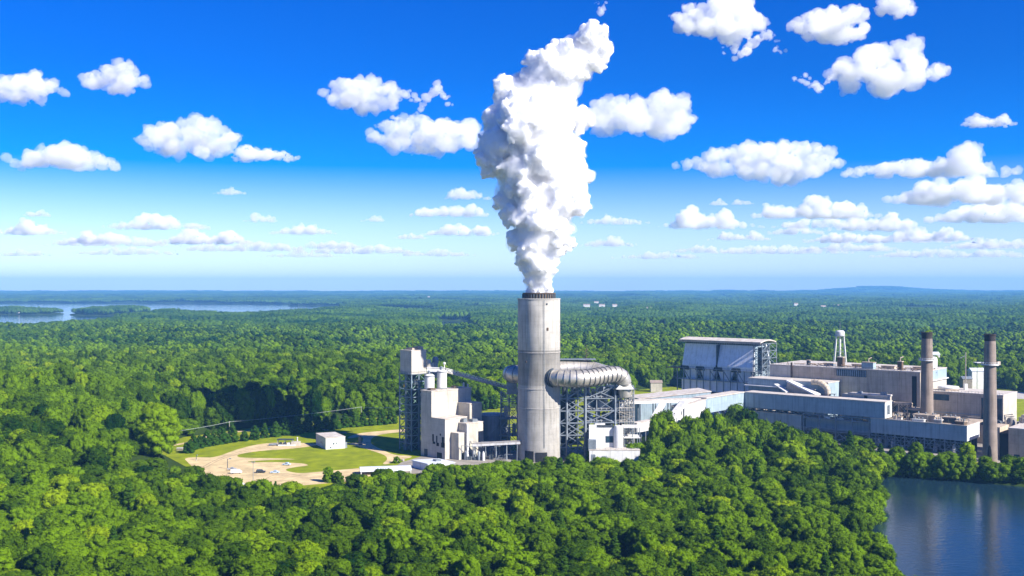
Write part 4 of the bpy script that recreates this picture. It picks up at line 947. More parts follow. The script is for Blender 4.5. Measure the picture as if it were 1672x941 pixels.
# ------------------------------------------------------------------ two brown stacks
def stack(px, Y, ztop, rb, rt, zring, lab, door):
    X = (px-836)/F*Y; z0 = 0 if door else 17.82
    t = thing('stack', lab, 'smokestack', (X, Y, z0))
    mt = mk('brown_concrete', (0.25, 0.20, 0.165), 0.92, var=0.22, scale=0.2, streak=0.35, seam=(2.4, .12, .12))
    rr = lambda z: rb+(rt-rb)*z/ztop
    m = MB(); m.lathe(X, Y, [(rr(z0), z0-(.5 if door else 0)), (rr(zring), zring), (rr(zring+8), zring+8), (rt, ztop-4)], 36); part('shaft', m, mt, t, True)
    m = MB(); m.lathe(X, Y, [(rt+.02, ztop-4), (rt+.05, ztop-.8), (rt+.3, ztop-.7), (rt+.3, ztop), (rt-.7, ztop), (rt-.7, ztop-3)], 36); part('sooty_rim', m, mk('soot', (0.045, 0.038, 0.033), .95, var=.4), t, True)
    r0 = rr(zring)
    m = MB(); m.lathe(X, Y, [(r0, zring), (r0+1.5, zring), (r0+1.5, zring+.3), (r0, zring+.3)], 36, cap=False); pl = part('platform', m, M['concrete_pale'], t)
    m = MB()
    for i in range(20): a = i/20*6.283; m.bar((X+(r0+1.4)*math.cos(a), Y+(r0+1.4)*math.sin(a), zring+.3), (X+(r0+1.4)*math.cos(a), Y+(r0+1.4)*math.sin(a), zring+1.6), .12)
    m.lathe(X, Y, [(r0+1.33, zring+1.5), (r0+1.5, zring+1.5), (r0+1.5, zring+1.75), (r0+1.33, zring+1.75)], 30, cap=False); m.lathe(X, Y, [(r0+1.33, zring+.3), (r0+1.45, zring+.3), (r0+1.45, zring+.9), (r0+1.33, zring+.9)], 30, cap=False); part('railing', m, M['white'], pl)
    m = MB(); a = R(-60)
    for k in range(int(z0)+1, int(ztop)-1):
        r_ = rr(k)+.15; m.bar((X+r_*math.cos(a)-.3, Y+r_*math.sin(a), k), (X+r_*math.cos(a)+.3, Y+r_*math.sin(a), k), .09)
    part('ladder', m, M['steel'], t)
    if door:
        m = MB(); rings = []; a0 = R(-118)
        for i in range(9):
            s = i/8-.5; a = a0+s*2.6/rb; zt = 1+9*math.sqrt(max(0, 1-(2*s)**2)); rings.append([(X+r_*math.cos(a), Y+r_*math.sin(a), z) for r_, z in ((rb-.3, -.3), (rb+.12, -.3), (rb+.08, zt), (rb-.3, zt))])
        m.ring(rings); part('arched_doorway', m, M['opening'], t)
        m = MB(); a = R(-30); m.box(X+r0+.8, X+r0+2.4, Y-1, Y+1, zring+.2, zring+2.2); part('light_box', m, M['pipe_cream'], pl)
    else:
        m = MB()
        m.tube([(X+.4, Y-.2, ztop-.1), (X+1.8, Y, ztop+1.0), (X+2.8, Y+.6, ztop+.4)], .35, 6); m.tube([(X-.6, Y+.4, ztop-.1), (X+.8, Y+.3, ztop+.8)], .5, 6); part('rim_weeds', m, M['leaf_bright'], t)
        m = MB(); m.lathe(X+rb-.1, Y-2.6, [(.8, 20), (.8, 21.5), (.2, 22)], 10); part('junction_box', m, M['steel'], t, True)
    return t
stack(1513.5, 641, 72.4, 4.15, 3.2, 54.5, 'brown concrete smokestack rising from the roof deck, with weeds on its rim', False)
stack(1616.5, 590, 73.5, 4.05, 3.0, 55.5, 'brown concrete smokestack with an arched doorway at its foot near the lake', True)
# front right building
t = thing('lakeside_building', 'tan flat-roofed building at the frame edge right of the lakeside stack', 'industrial building', (*Wp(-90, 10), 0))
wpart('wall', 'tan', t, (-130, -72, 0, 26, -1, 18.6)); wpart('roof', 'roof', t, (-130.3, -71.7, -.3, 26.3, 18.6, 19.2)); wpart('recess', 'opening', t, (-71.9, -66, 4, 20, -1, 15)); wpart('narrow_bay', 'tan', t, (-66, -60, 5, 24, -1, 18.2)); wpart('door', 'window', t, (-78, -75, -.15, .1, 0, 4))
t = thing('rooftop_plant', 'rubble-like clutter of tan tanks and ducts behind the lakeside stack', 'machinery', (*Wp(-75, 22), 0)); rng = np.random.default_rng(17)
m = MB(); m2 = MB()
for i in range(16):
    f, g = rng.uniform(-115, -52), rng.uniform(28, 56); w_ = rng.uniform(3, 9); h = 14+rng.uniform(2, 8); wbox(m if i % 2 else m2, f-w_/2, f+w_/2, g-3, g+rng.uniform(2, 4), 0, h)
part('tan_units', m, M['roof_tan'], t); part('grey_units', m2, M['gravel'], t)
for i in range(7):
    f, g = -58-i*7, 30+3*(i % 3); m = MB(); m.lathe(*Wp(f, g), [(3, 0), (3, 17+i % 3*2), (2.2, 19+i % 3*2), (.5, 19.6+i % 3*2)], 18); part('tank', m, M[['steel_dark', 'gravel', 'pipe_cream'][i % 3]], t, True)
m = MB()
for i in range(24): f, g = rng.uniform(-110, -52), rng.uniform(26, 40); m.tube([(*Wp(f, g), 16), (*Wp(f, g), 22), (*Wp(f-5, g), 22+rng.uniform(-2, 2))], .35, 6)
part('pipework', m, M['pipe_cream'], t)
# ------------------------------------------------------------------ middle block with chutes and the curved pipe
t = thing('crusher_house', 'blue-grey crusher house with white sloping roof strip left of the tan hall', 'industrial building', (*Wp(80, 30), 0))
def wx(px, g):
    q = (px-836)/F; X0, Y0 = Wp(0, g); return (q*Y0-X0)/(CF[0]-q*CF[1])
fR = wx(1352, 26); fL = wx(1222, 26)
wpart('wall', 'blue_grey', t, (fR, fL, 26, 44, 0, 35.6)); wpart('roof', 'roof', t, (fR-.3, fL+.3, 25.7, 44.2, 35.6, 36.2))
fa, fb = wx(1289, 25), wx(1338, 20)
m = MB(); pa = Vector((*Wp(fa, 24.5), 36.0)); pb_ = Vector((*Wp(fb, 17), 28.4)); m.bar(pa, pb_, 6.0, 1.0); part('white_ramp', m, M['white'], t)
m = MB(); m.bar(pa-Vector((0, 0, 3.5)), pb_-Vector((0, 0, 3.5)), 5.0, 6.0); part('ramp_wall', m, M['tan'], t)
pa = Vector((*Wp(wx(1269, 25), 23), 33)); pb_ = Vector((*Wp(wx(1288, 20), 18), 28.6)); m = MB(); m.bar(pa, pb_, 3.4, .8); part('short_ramp', m, M['white'], t)
wpart('ledge', 'white', t, (fb+5, fL+2, 22.5, 26, 30.6, 31.2))
q = wx(1347, 24); cc = Wp(q+7, 22)
t = thing('curved_pipe', 'cream curved pipe arching down beside the tan hall', 'duct', (*cc, 0))
arc = [Vector((cc[0]+1.2-1.5*0, cc[1], 0))]
pts = [(*Wp(q+8.5, 23), 36.2), (*Wp(q+4, 23), 36.4), (*Wp(q+.5, 23), 35), (*Wp(q-2, 23), 32.5), (*Wp(q-2.6, 23), 29.5), (*Wp(q-1.8, 23), 24)]
sp_ = smooth_path(pts, 2); m = MB(); m.tube(sp_, 1.9, 16); part('pipe', m, M['pipe_cream'], t, True); part('bands', bands(sp_, 2.05, 2.2, .3), M['roof_tan'], t, True)
m = MB(); m.bar((*Wp(q-8, 23), 29), (*Wp(q+10, 23), 29), 2.4, .3); [m.bar((*Wp(q+k, 23), 0), (*Wp(q+k, 23), 29), .4) for k in (-7, 0, 8)]; part('support', m, M['steel'], t)
# ------------------------------------------------------------------ hopper building
BO = (186.6, 790.0)
def Bp(f, g): return (BO[0]+CF[0]*f+CG[0]*g, BO[1]+CF[1]*f+CG[1]*g)
t = thing('hopper_building', 'tall boiler hopper house with bulging white panels under an overhanging roof', 'industrial building', (*Bp(31, 12), 0))
def bulge(f0, f1, name, mat):
    m = MB(); prof = [(2.6, 55.2), (1.6, 51.5), (.4, 47), (-.9, 42.5), (-2.0, 38.6), (-1.9, 37.4)]
    rings = []
    for g, z in prof: rings.append([(*Bp(f0, g), z), (*Bp(f1, g), z), (*Bp(f1, 22-g), z), (*Bp(f0, 22-g), z)])
    return part(name, m.ring(rings), M[mat], t)
bulge(.3, 30.6, 'curved_panel', 'white_panel'); bulge(32.2, 62.6, 'curved_panel', 'white_panel')
wp_ = lambda name, mat, *bx: part(name, _bb(bx), M[mat], t)
def _bb(bx):
    m = MB()
    for b in bx: m.obox(BO, CF, CG, *b)
    return m
wp_('seam', 'steel_dark', (30.6, 32.2, -1.0, 20, 36, 55))
wp_('clerestory', 'steel_dark', (.5, 62, 3, 19, 55.2, 58.2))
m = MB()
for k in range(31): m.obox(BO, CF, CG, 1+k*2, 1.5+k*2, 2.8, 3, 55.3, 58.1)
part('clerestory_bars', m, M['steel_blue'], t)
m = MB(); rings = []
for f in (-6.5, 66): rings.append([(*Bp(f, g), 58.2+1.9*math.sin(math.pi*(g+1.5)/26)) for g in np.linspace(-1.5, 24.5, 9)]+[(*Bp(f, g), 57.5+1.9*math.sin(math.pi*(g+1.5)/26)*.9) for g in np.linspace(24.5, -1.5, 9)])
m.ring(rings); part('roof', m, M['roof'], t, True)
wp_('roof_fascia', 'tan', (-6.6, 66.1, -1.75, -1.45, 56.6, 58.4))
wp_('belly_band', 'white_panel', (.3, 62.6, -1.6, 21, 35.0, 37.42))
for k in range(4):
    f0 = .6+k*15.6; m = MB(); m.ring([[(*Bp(f0, -1.4), 35.1), (*Bp(f0+14.4, -1.4), 35.1), (*Bp(f0+14.4, 20), 35.1), (*Bp(f0, 20), 35.1)], [(*Bp(f0+4, -1.2), 26), (*Bp(f0+11, -1.2), 26), (*Bp(f0+11, 15), 26), (*Bp(f0+4, 15), 26)]]); part('hopper', m, M['white_panel'], t)
for f in (14.4, 30.2, 46.4, 60.5):
    m = MB(); pr = [(*Bp(f-4.2, -1.75), 34.2)]+[(*Bp(f-4.2*math.cos(a), -1.75), 35+4.2*math.sin(a)) for a in np.linspace(0, math.pi, 9)]+[(*Bp(f+4.2, -1.75), 34.2)]
    m.ring([pr, [(p[0]+CG[0]*.4, p[1]+CG[1]*.4, p[2]) for p in pr]]); part('arch_opening', m, M['opening'], t)
wp_('lower_wall', 'white_panel', (-4, 63, -2.2, 20, 0, 27)); wp_('dark_gap', 'opening', (2, 61, 1.5, 19, 27.02, 30)); wp_('lower_dark_wall', 'steel_dark', (4, 60, -2.5, -2.21, 11, 18))  # last one: dark steel strip across the lower wall
m = MB()
for f in range(-6, 70, 6):
    m.bar((*Bp(f, -4), 0), (*Bp(f, -4), 36), .6)
for f in range(-6, 64, 12): m.bar((*Bp(f, -4), 26), (*Bp(f+6, -4), 35), .5)
part('gallery_posts', m, M['steel'], t)
wp_('gallery_deck', 'steel', (-8, 72, -4, -2.3, 35.4, 35.7)); wp_('lower_deck', 'steel', (-6, 68, -4, -2.3, 26.6, 26.9))
m = MB()
for z in (36.9, 28.0):
    m.bar((*Bp(-8, -4), z), (*Bp(72, -4), z), .2)
    for f in range(-8, 72, 3): m.bar((*Bp(f, -4), z-1.2), (*Bp(f, -4), z), .14)
part('handrail', m, M['steel'], t)
# end frame
c_, b_, d_ = lattice(Bp(-.4, -1), (-CF[0], -CF[1]), CG, 7, 24, 0, 57, 10, .5, 1, 2)
part('end_columns', c_, M['steel'], t); part('end_beams', b_, M['steel'], t); part('end_bracing', d_, M['steel_blue'], t)
wp_('end_wall', 'blue_grey', (-.3, .2, 2, 20, 0, 55)); wp_('end_hoist', 'steel_dark', (-5, -.4, 6, 13, 36, 54))
m = MB(); m.prism([Bp(-6, 20), Bp(-.4, 20), Bp(-.4, 21), Bp(-6, 21)], 30, 56, top=[Bp(-2, 16), Bp(-.4, 16), Bp(-.4, 17), Bp(-2, 17)]); part('raking_strut', m, M['white_panel'], t)
wp_('side_deck', 'rust', (64, 76, -5, 4, 35.2, 35.8))
# ------------------------------------------------------------------ water tower
WT = ((1371.5-836)/F*900, 900.0)
t = thing('water_tower', 'white water tower on splayed legs rising behind the hall roof', 'water tower', (*WT, 0))
wr = lambda z: 4.2+(57.5-z)*.118
for i in range(4):
    a = i/4*6.283+.55; m = MB(); m.bar((WT[0]+wr(0)*math.cos(a), WT[1]+wr(0)*math.sin(a), 0), (WT[0]+4.2*math.cos(a), WT[1]+4.2*math.sin(a), 58), .75); part('leg', m, M['white'], t)
m = MB(); m.lathe(*WT, [(.9, 0), (.9, 57.8)], 14); part('riser_pipe', m, M['white'], t, True)
m = MB(); m.lathe(*WT, [(.9, 57.0), (3.4, 57.4), (3.9, 58.0), (3.9, 61.6), (3.0, 62.6), (.1, 63.0)], 28); part('tank', m, M['white'], t, True)
m = MB(); m.lathe(*WT, [(3.9, 57.9), (4.9, 57.9), (4.9, 58.2), (3.9, 58.2)], 28, cap=False); part('balcony', m, M['steel'], t)
m = MB()
for z in (16, 30, 44):
    pp = [(WT[0]+wr(z)*math.cos(i/4*6.283+.55), WT[1]+wr(z)*math.sin(i/4*6.283+.55), z) for i in range(5)]
    for p, q in zip(pp, pp[1:]): m.bar(p, q, .35)
for z0, z1 in ((16, 30), (30, 44), (44, 57)):
    for i in range(4):
        a, b_ = i/4*6.283+.55, (i+1)/4*6.283+.55; m.bar((WT[0]+wr(z0)*math.cos(a), WT[1]+wr(z0)*math.sin(a), z0), (WT[0]+wr(z1)*math.cos(b_), WT[1]+wr(z1)*math.sin(b_), z1), .16)
part('bracing', m, M['steel'], t)
m = MB(); m.bar((*WT, 63.8), (*WT, 70.5), .3); part('antenna', m, M['steel'], t)
# ------------------------------------------------------------------ site: hut, cars, poles
def zp(u, v): return 270+u*.2452, 640+v*.2452
b0 = gnd(531.9, 734.4)
we1 = (.90, .436); we2 = (-.436, .90)
def reach(o, e, px):
    q = (px-836)/F; return (q*o[1]-o[0])/(e[0]-q*e[1])
t = thing('utility_hut', 'white windowed utility building with flat roof on the lawn', 'building', (b0.x, b0.y, 0))
o_ = (b0.x, b0.y); La = reach(o_, we1, 563.5); Lb = reach(o_, we2, 516)
m = MB(); m.obox(o_, we1, we2, 0, La, 0, Lb, 0, 7.0); part('wall', m, M['white'], t)
m = MB(); m.obox(o_, we1, we2, -.25, La+.25, -.25, Lb+.25, 7.0, 7.35); part('roof', m, M['roof'], t)
for a, z, w_, h in ((4.6, 2.8, .9, 1.2), (6.6, 3.0, .7, 1.0), (2.6, .6, .9, .9)):
    m = MB(); m.obox(o_, we1, we2, a, a+w_, -.06, .06, z, z+h); part('window', m, M['window'], t)
for b_2, z in ((Lb*.3, 2.8), (Lb*.45, 2.7)):
    m = MB(); m.obox(o_, we1, we2, -.06, .06, b_2, b_2+.9, z, z+1.1); part('window', m, M['window'], t)
m = MB(); m.obox(o_, we1, we2, La+.3, La+1.6, 1, 3, 0, 3.5); part('gas_cabinet', m, M['steel'], t)
p = gnd(588, 727); t = thing('stone_pillar', 'short weathered stone pillar at the road fork right of the utility building', 'pillar', (p.x, p.y, 0))
m = MB(); m.lathe(p.x, p.y, [(1.1, 0), (1.0, 2), (1.15, 4), (.9, 5.6), (.6, 5.9)], 9); part('shaft', m, M['stone'], t); m = MB(); m.lathe(p.x, p.y, [(1.5, 0), (1.4, .5)], 9); part('footing', m, M['stone'], t)
# trailer shed with tanks
p = gnd(462, 728.5); t = thing('pump_shelter', 'low equipment shelter with dark roof and pale tanks beside the sandy road', 'shelter', (p.x, p.y, 0))
x, y = p.x, p.y
m = MB(); m.prism([(x-4, y+.5), (x+6, y-.3), (x+6.4, y+3.6), (x-3.6, y+4.4)], 3.6, 4.1); part('roof', m, M['steel_dark'], t)
m = MB(); [m.bar((x+a, y+b_2, 0), (x+a, y+b_2, 3.6), .25) for a in (-3.6, 1, 5.8) for b_2 in (.6, 3.6)]; part('posts', m, M['steel'], t)
for a, mt in ((-2.2, 'steel_dark'), (.6, 'steel_dark'), (3.4, 'white')):
    m = MB(); m.tube([(x+a, y+.4, 1.1), (x+a, y+3.4, 1.1)], 1.0, 14); part('tank', m, M[mt], t, True)
m = MB(); m.box(x+5, x+10.5, y+.3, y+3.5, 0, 2.6); part('side_cabin', m, M['cream_plain'], t)
m = MB(); m.bar((x-9, y, .9), (x-4.2, y+.8, 1.3), 1.4, .9); part('conveyor_arm', m, M['steel'], t)
m = MB(); m.box(x-3, x+8, y-.4, y, 0, .9); part('low_wall', m, M['white'], t)
p = gnd(485.5, 727); t = thing('vent_post', 'slim white post standing by the pump shelter', 'post', (p.x, p.y, 0))
m = MB(); m.lathe(p.x, p.y, [(.42, 0), (.42, 4.6), (.5, 4.7), (.3, 5)], 12); part('post', m, M['white'], t, True); m = MB(); m.bar((p.x-.3, p.y, 5), (p.x-.3, p.y, 6.6), .1); part('rod', m, M['steel_dark'], t)
# rock piles / timbers
def heap(px, py, n, lab, mt, sz):
    p = gnd(px, py); t = thing('rubble_heap', lab, 'rubble', (p.x, p.y, 0)); rng = np.random.default_rng(int(px)); m = MB()
    for i in range(n):
        s = sz*rng.uniform(.4, 1); c = (p.x+rng.normal()*sz*1.4, p.y+rng.normal()*sz*.8, s*.4); v, f = ico(1); rr = rng.uniform(.7, 1.2, (len(v), 1))
        m.add([tuple(np.array(c)+q) for q in v*rr*s], [tuple(int(k) for k in q) for q in f])
    part('rocks', m, M[mt], t)
heap(604-42, 708, 16, 'heap of grey rocks behind the utility building', 'stone', 1.0)
heap(532, 703, 12, 'small grassy rock mound left of the larger rock heap', 'stone', .9)
heap(655, 753, 10, 'grey rubble heap at the foot of the elevator tower', 'gravel', .9)
heap(1655, 758, 10, 'pile of pale boulders on the lake bank beside the doorway stack', 'stone', 1.2)
p = gnd(293, 736); t = thing('storage_box', 'pale lidded box beside the leftmost roadside evergreens', 'box', (p.x, p.y, 0))
m = MB(); m.box(p.x-1.8, p.x+1.8, p.y, p.y+2, 0, 1.4); part('body', m, M['stone'], t); m = MB(); m.box(p.x-1.9, p.x+1.9, p.y-.1, p.y+2.1, 1.4, 1.6); part('lid', m, M['white'], t)
# lamp posts
def lamp(px, py, h, lab, arms):
    p = gnd(px, py); t = thing('lamp_post', lab, 'lamp post', (p.x, p.y, 0))
    m = MB(); m.lathe(p.x, p.y, [(.24, 0), (.16, h)], 10); part('pole', m, M['wood_pole'] if h > 8 else M['steel_dark'], t, True)
    m = MB(); m.lathe(p.x, p.y, [(.42, 0), (.4, .5)], 10); part('base', m, M['concrete_pale'], t)
    for s in arms:
        m = MB(); m.bar((p.x, p.y, h-.3), (p.x+s*1.3, p.y, h), .12); part('arm', m, M['steel_dark'], t)
        m = MB(); m.box(p.x+min(s*.8, s*2), p.x+max(s*.8, s*2), p.y-.35, p.y+.35, h-.1, h+.35); part('lamp_head', m, M['steel'], t)
lamp(413.5, 802, 14.2, 'tall pale lamp post at the front edge of the sandy lot', (-.4, .4))
lamp(371.5, 766, 5.6, 'short dark lamp post in the lot to the left of the parked cars', (1,))
lamp(320.5, 752, 3.0, 'small dark path lamp at the left end of the lot', (.4,))
# cars
def car(name, label, cat, px, py, rz, paint, Lc=4.7, H=1.5, kind='car', group='cars on the sandy lot'):
    p = gnd(px, py); t = thing(name, label, cat, (0, 0, 0), group)
    W = 1.85
    if kind == 'van': prof = [(-Lc/2, .45), (-Lc/2, H), (-Lc/2+.2, H+.1), (Lc/2-1.5, H+.1), (Lc/2-.6, 1.35), (Lc/2, 1.2), (Lc/2, .45)]; glass = [(Lc/2-1.55, 1.4), (Lc/2-1.45, H-.05), (Lc/2-.75, 1.4)]
    elif kind == 'suv': prof = [(-Lc/2, .45), (-Lc/2, 1.1), (-Lc/2+.3, H), (.5, H), (1.2, 1.1), (Lc/2, .95), (Lc/2, .45)]; glass = [(-Lc/2+.35, 1.12), (-Lc/2+.55, H-.1), (.4, H-.1), (.95, 1.12)]
    else: prof = [(-Lc/2, .4), (-Lc/2, .95), (-1.3, 1.0), (-.8, H), (.6, H), (1.2, .95), (Lc/2, .85), (Lc/2, .4)]; glass = [(-1.15, 1.0), (-.72, H-.07), (.52, H-.07), (1.05, 1.0)]
    m = MB(); m.ring([[(a, y, z) for a, z in prof] for y in (-W/2, W/2)]); part('body', m, paint, t)
    m = MB(); m.ring([[(a, y, z) for a, z in glass] for y in (-W/2-.02, W/2+.02)]); part('windows', m, M['window'], t)
    for a in (-Lc*.31, Lc*.31):
        for y in (-1, 1):
            m = MB(); m.tube([(a, y*(W/2-.2), .34), (a, y*(W/2+.03), .34)], .34, 14); wv = part('wheel', m, M['black'], t, True)
            m = MB(); m.tube([(a, y*(W/2-.1), .34), (a, y*(W/2+.05), .34)], .19, 10); part('rim', m, M['steel'], wv)
    for y in (-.6, .6):
        m = MB(); m.box(Lc/2-.05, Lc/2+.03, y-.2, y+.2, .7, .86); part('headlight', m, M['car_silver'], t)
    t.location = (p.x, p.y, 0.06); t.rotation_euler.z = R(rz)
    return t
car('van', 'white van parked at the left of the lot beside the short lamp post', 'van', 386, 773.5, 6, M['car_white'], 5.8, 2.1, 'van')
car('car', 'silver car partly hidden behind the white van', 'car', 379, 768, 12, M['car_silver'])
car('car', 'dark car parked at the edge of the chimney shadow', 'car', 426, 772.5, 3, M['car_dark'], 5.0, 1.8, 'suv')
car('car', 'pale blue car parked right of the dark car', 'car', 449, 773, 184, M['car_blue'])
car('car', 'pale car on the small grass island in the lot', 'car', 468, 760, 172, M['car_blue'], 4.4)
# utility poles and wires
poles = [(374.6, 706, 17), (590, 690, 22), (262, 728, 14)]
tops = []
for i, (px, py, h) in enumerate(poles):
    p = gnd(px, py); h = [(705-688.5)/F*p.y+0.6, (690-664)/F*p.y, (728-706)/F*p.y][i]
    lab = ['pale utility pole with crossarm behind the roadside evergreens at the left', 'pale utility pole with crossarm behind the evergreens near the elevator tower', 'pale utility pole half hidden by the great oak'][i]
    t = thing('utility_pole', lab, 'utility pole', (p.x, p.y, 0))
    m = MB(); m.lathe(p.x, p.y, [(.26, -.2), (.17, h)], 9); part('pole', m, M['wood_pole'], t, True); m = MB(); m.bar((p.x, p.y-1.2, h-.8), (p.x, p.y+1.2, h-.8), .2); part('crossarm', m, M['wood_pole'], t)
    m = MB(); [m.lathe(p.x, p.y+d, [(.12, h-.7), (.14, h-.4), (.06, h-.3)], 8) for d in (-1.1, 0, 1.1)]; part('insulators', m, M['white'], t)
    tops.append(Vector((p.x, p.y, h)))
p = at(655, 663, 640); tops.append(p)
order = [tops[2], tops[0], tops[1], tops[3]]
for dy, lab in ((-1.1, 'nearer pale power line running along the forest edge behind the lot'), (1.1, 'farther pale power line running along the forest edge behind the lot')):
    pts = []
    for a, b_2 in zip(order, order[1:]):
        for k in range(12): s = k/12; q = a.lerp(b_2, s); pts.append((q.x, q.y+dy, q.z-.35-3.2*s*(1-s)))
    pts.append(tuple(order[-1]))
    m = MB(); m.tube(pts, .06, 5); o = m.build('power_line', M['wire']); tag(o, lab, 'power line', 'power lines behind the lot')

# tyre marks worn into the gravel
def ribbon(name, pxl, wd, mat):
    P_ = smooth_path([gnd(*zp(u, v)) for u, v in pxl], 2); mm = MB(); vs_ = []
    for i, p in enumerate(P_):
        d = (P_[min(i+1, len(P_)-1)]-P_[max(i-1, 0)]).normalized(); n = Vector((-d.y, d.x, 0))*wd/2; vs_ += [(p.x+n.x, p.y+n.y, .075), (p.x-n.x, p.y-n.y, .075)]
    mm.add(vs_, [(2*i, 2*i+1, 2*i+3, 2*i+2) for i in range(len(P_)-1)]); tag(mm.build(name, mat), kind='structure')
M['track'] = mk('worn_track', (0.40, 0.29, 0.17), .95, var=.4, scale=.5)
ribbon('road_wear', [(330,600),(420,540),(560,520),(760,545),(1000,565),(1250,555)], .7, M['track'])
ribbon('road_wear', [(336,608),(424,550),(560,530),(760,556),(1000,577),(1250,566)], .7, M['track'])
ribbon('road_wear', [(250,500),(330,455),(440,415),(600,370),(800,352),(990,350)], .7, M['track'])
ribbon('road_wear', [(270,505),(345,460),(450,422),(606,377),(800,360),(990,358)], .7, M['track'])
ribbon('road_wear', [(640,600),(700,560),(800,540),(900,560)], .6, M['track'])
# ------------------------------------------------------------------ trees
def leaf_quads(C, Nrm, size, rng, aspect=1.5):
    n = len(C)
    u = np.cross(Nrm, rng.normal(size=(n, 3))); u /= np.linalg.norm(u, axis=1, keepdims=True)+1e-9
    v = np.cross(Nrm, u); v /= np.linalg.norm(v, axis=1, keepdims=True)+1e-9
    s = (size*rng.uniform(.65, 1.3, n))[:, None]
    V = np.stack([C-u*s*.5*aspect, C+v*s*.36, C+u*s*.5*aspect, C-v*s*.36], 1).reshape(-1, 3)
    return V, np.arange(4*n).reshape(n, 4)
def crown_np(rng, H, W, base, nclump, nleaf, lsize, shape='round', core=True, crf=.17, csub=1):
    """clumps of leaf faces over a crown of height H, width W starting at height base -> verts, quads, shade"""
    Vs, Fs, Sh, off = [], [], [], 0
    ch = H-base
    for i in range(nclump):
        t_ = (i+.5)/nclump
        ang = i*2.39996+rng.uniform(-.5, .5)
        if shape == 'round':
            zf = 0.02+.98*t_**.9; prof = math.sqrt(max(0.02, 1-(abs(zf-.38)/.66)**2.3)) if zf > .38 else (.55+.45*zf/.38)
        else:
            zf = t_; prof = (1-zf)**.75*.95+.06 if shape == 'cone' else (max(0.0, 1-zf**1.7)**.62 if zf > .15 else .8+zf)
        rad = W/2*prof*rng.uniform(.62, 1.0)*(0.80 if t_ < .97 else .2)
        cr = (W*crf)*rng.uniform(.70, 1.35)*(1.0 if shape == 'round' else (.6+.7*(1-zf)))
        c = np.array([rad*math.cos(ang), rad*math.sin(ang), base+ch*zf*.94-cr*.35+rng.uniform(-.3, .3)])
        n = int(nleaf*rng.uniform(.7, 1.3))
        d = rng.normal(size=(n, 3)); d[:, 2] += .35; d /= np.linalg.norm(d, axis=1, keepdims=True)
        lump = 1+.22*np.sin(d[:, 0]*5+i)*np.cos(d[:, 1]*5+2*i)
        pos = c+d*(cr*lump*rng.uniform(.72, 1.06, n))[:, None]*np.array([1, 1, .82])
        nr = d+rng.normal(size=(n, 3))*.38+np.array([0, 0, .15]); nr /= np.linalg.norm(nr, axis=1, keepdims=True)
        V, Fq = leaf_quads(pos, nr, lsize, rng)
        Vs.append(V); Fs.append(Fq+off); off += len(V); Sh.append(np.clip(rng.uniform(.1, .9)*.6+rng.uniform(0, .45, n), 0, 1))
        if core:
            iv, iff = ico(csub); cv = c+iv*cr*.90*np.array([1, 1, .82])*(1+.2*np.sin(iv[:, :1]*5+i)*np.cos(iv[:, 1:2]*5+2*i)+rng.uniform(-.09, .09, (len(iv), 1)))
            Vs.append(cv); q = np.concatenate([iff, iff[:, 2:3]], 1); Fs.append(q+off); off += len(cv); Sh.append(np.full(len(q), .35))
    return np.concatenate(Vs), np.concatenate(Fs), np.concatenate(Sh)
def np_mesh(name, V, Fq, Sh, mats, extra=None, smooth=False, mat_idx=None):
    me = bpy.data.meshes.new(name)
    deg = Fq[:, 2] == Fq[:, 3]
    ln = np.where(deg, 3, 4); st = np.concatenate([[0], np.cumsum(ln)[:-1]])
    keep = np.ones(Fq.shape, bool); keep[deg, 3] = False
    me.vertices.add(len(V)); me.vertices.foreach_set('co', V.astype(np.float32).ravel())
    me.loops.add(int(ln.sum())); me.loops.foreach_set('vertex_index', Fq[keep].astype(np.int32))
    me.polygons.add(len(Fq)); me.polygons.foreach_set('loop_start', st.astype(np.int32))
    me.update(calc_edges=True)
    a = me.attributes.new('shade', 'FLOAT', 'FACE'); a.data.foreach_set('value', Sh.astype(np.float32))
    for mt in mats: me.materials.append(mt)
    if mat_idx is not None: me.polygons.foreach_set('material_index', mat_idx.astype(np.int32))
    return me
def trunk_mesh(name, H, base, r, rng, limbs=5):
    m = MB(); lean = rng.uniform(-.4, .4, 2)
    m.tube([(0, 0, -.8), (0, 0, base*.5), (lean[0], lean[1], base+(H-base)*.35), (lean[0]*1.6, lean[1]*1.6, base+(H-base)*.7)], [r, r*.8, r*.55, r*.2], 7)
    for k in range(limbs):
        a = k*2.4; z = base*.8+(H-base)*.1*k; m.tube([(lean[0]*.5, lean[1]*.5, z), (1.2*math.cos(a), 1.2*math.sin(a), z+1.4), (2.8*math.cos(a), 2.8*math.sin(a), z+2.6)], [r*.45, r*.3, r*.1], 5)
    return m.build(name, M['bark'], mesh_only=True)
rng = np.random.default_rng(77)
HIGH = []
for k in range(8):
    H = [9.5, 10.8, 9.0, 11.0, 10.0, 9.6, 12.5, 10.4][k]; W = [13.0, 12.0, 10.5, 15.0, 11.5, 14.0, 12.5, 10.5][k]
    V, Fq, Sh = crown_np(rng, H, W, 1.0, [40, 36, 30, 50, 34, 44, 40, 30][k], 130, .66, crf=[.15, .16, .17, .14, .16, .15, .16, .17][k])
    HIGH.append((np_mesh('crown', V, Fq, Sh, [M['leaf']]), trunk_mesh('trunk', H, 1.6, .34, rng), H, W))
V, Fq, Sh = crown_np(rng, 15.5, 6.4, .8, 44, 70, .55, 'cone', crf=.17); HIGH.append((np_mesh('crown', V, Fq, Sh, [M['leaf_dark']]), trunk_mesh('trunk', 15, 1.2, .28, rng, 0), 15.5, 6.4))
V, Fq, Sh = crown_np(rng, 10.5, 12.5, 1.0, 40, 130, .66, crf=.15); HIGH.append((np_mesh('crown', V, Fq, Sh, [M['leaf_bright']]), trunk_mesh('trunk', 10.5, 1.6, .34, rng), 10.5, 12.5))
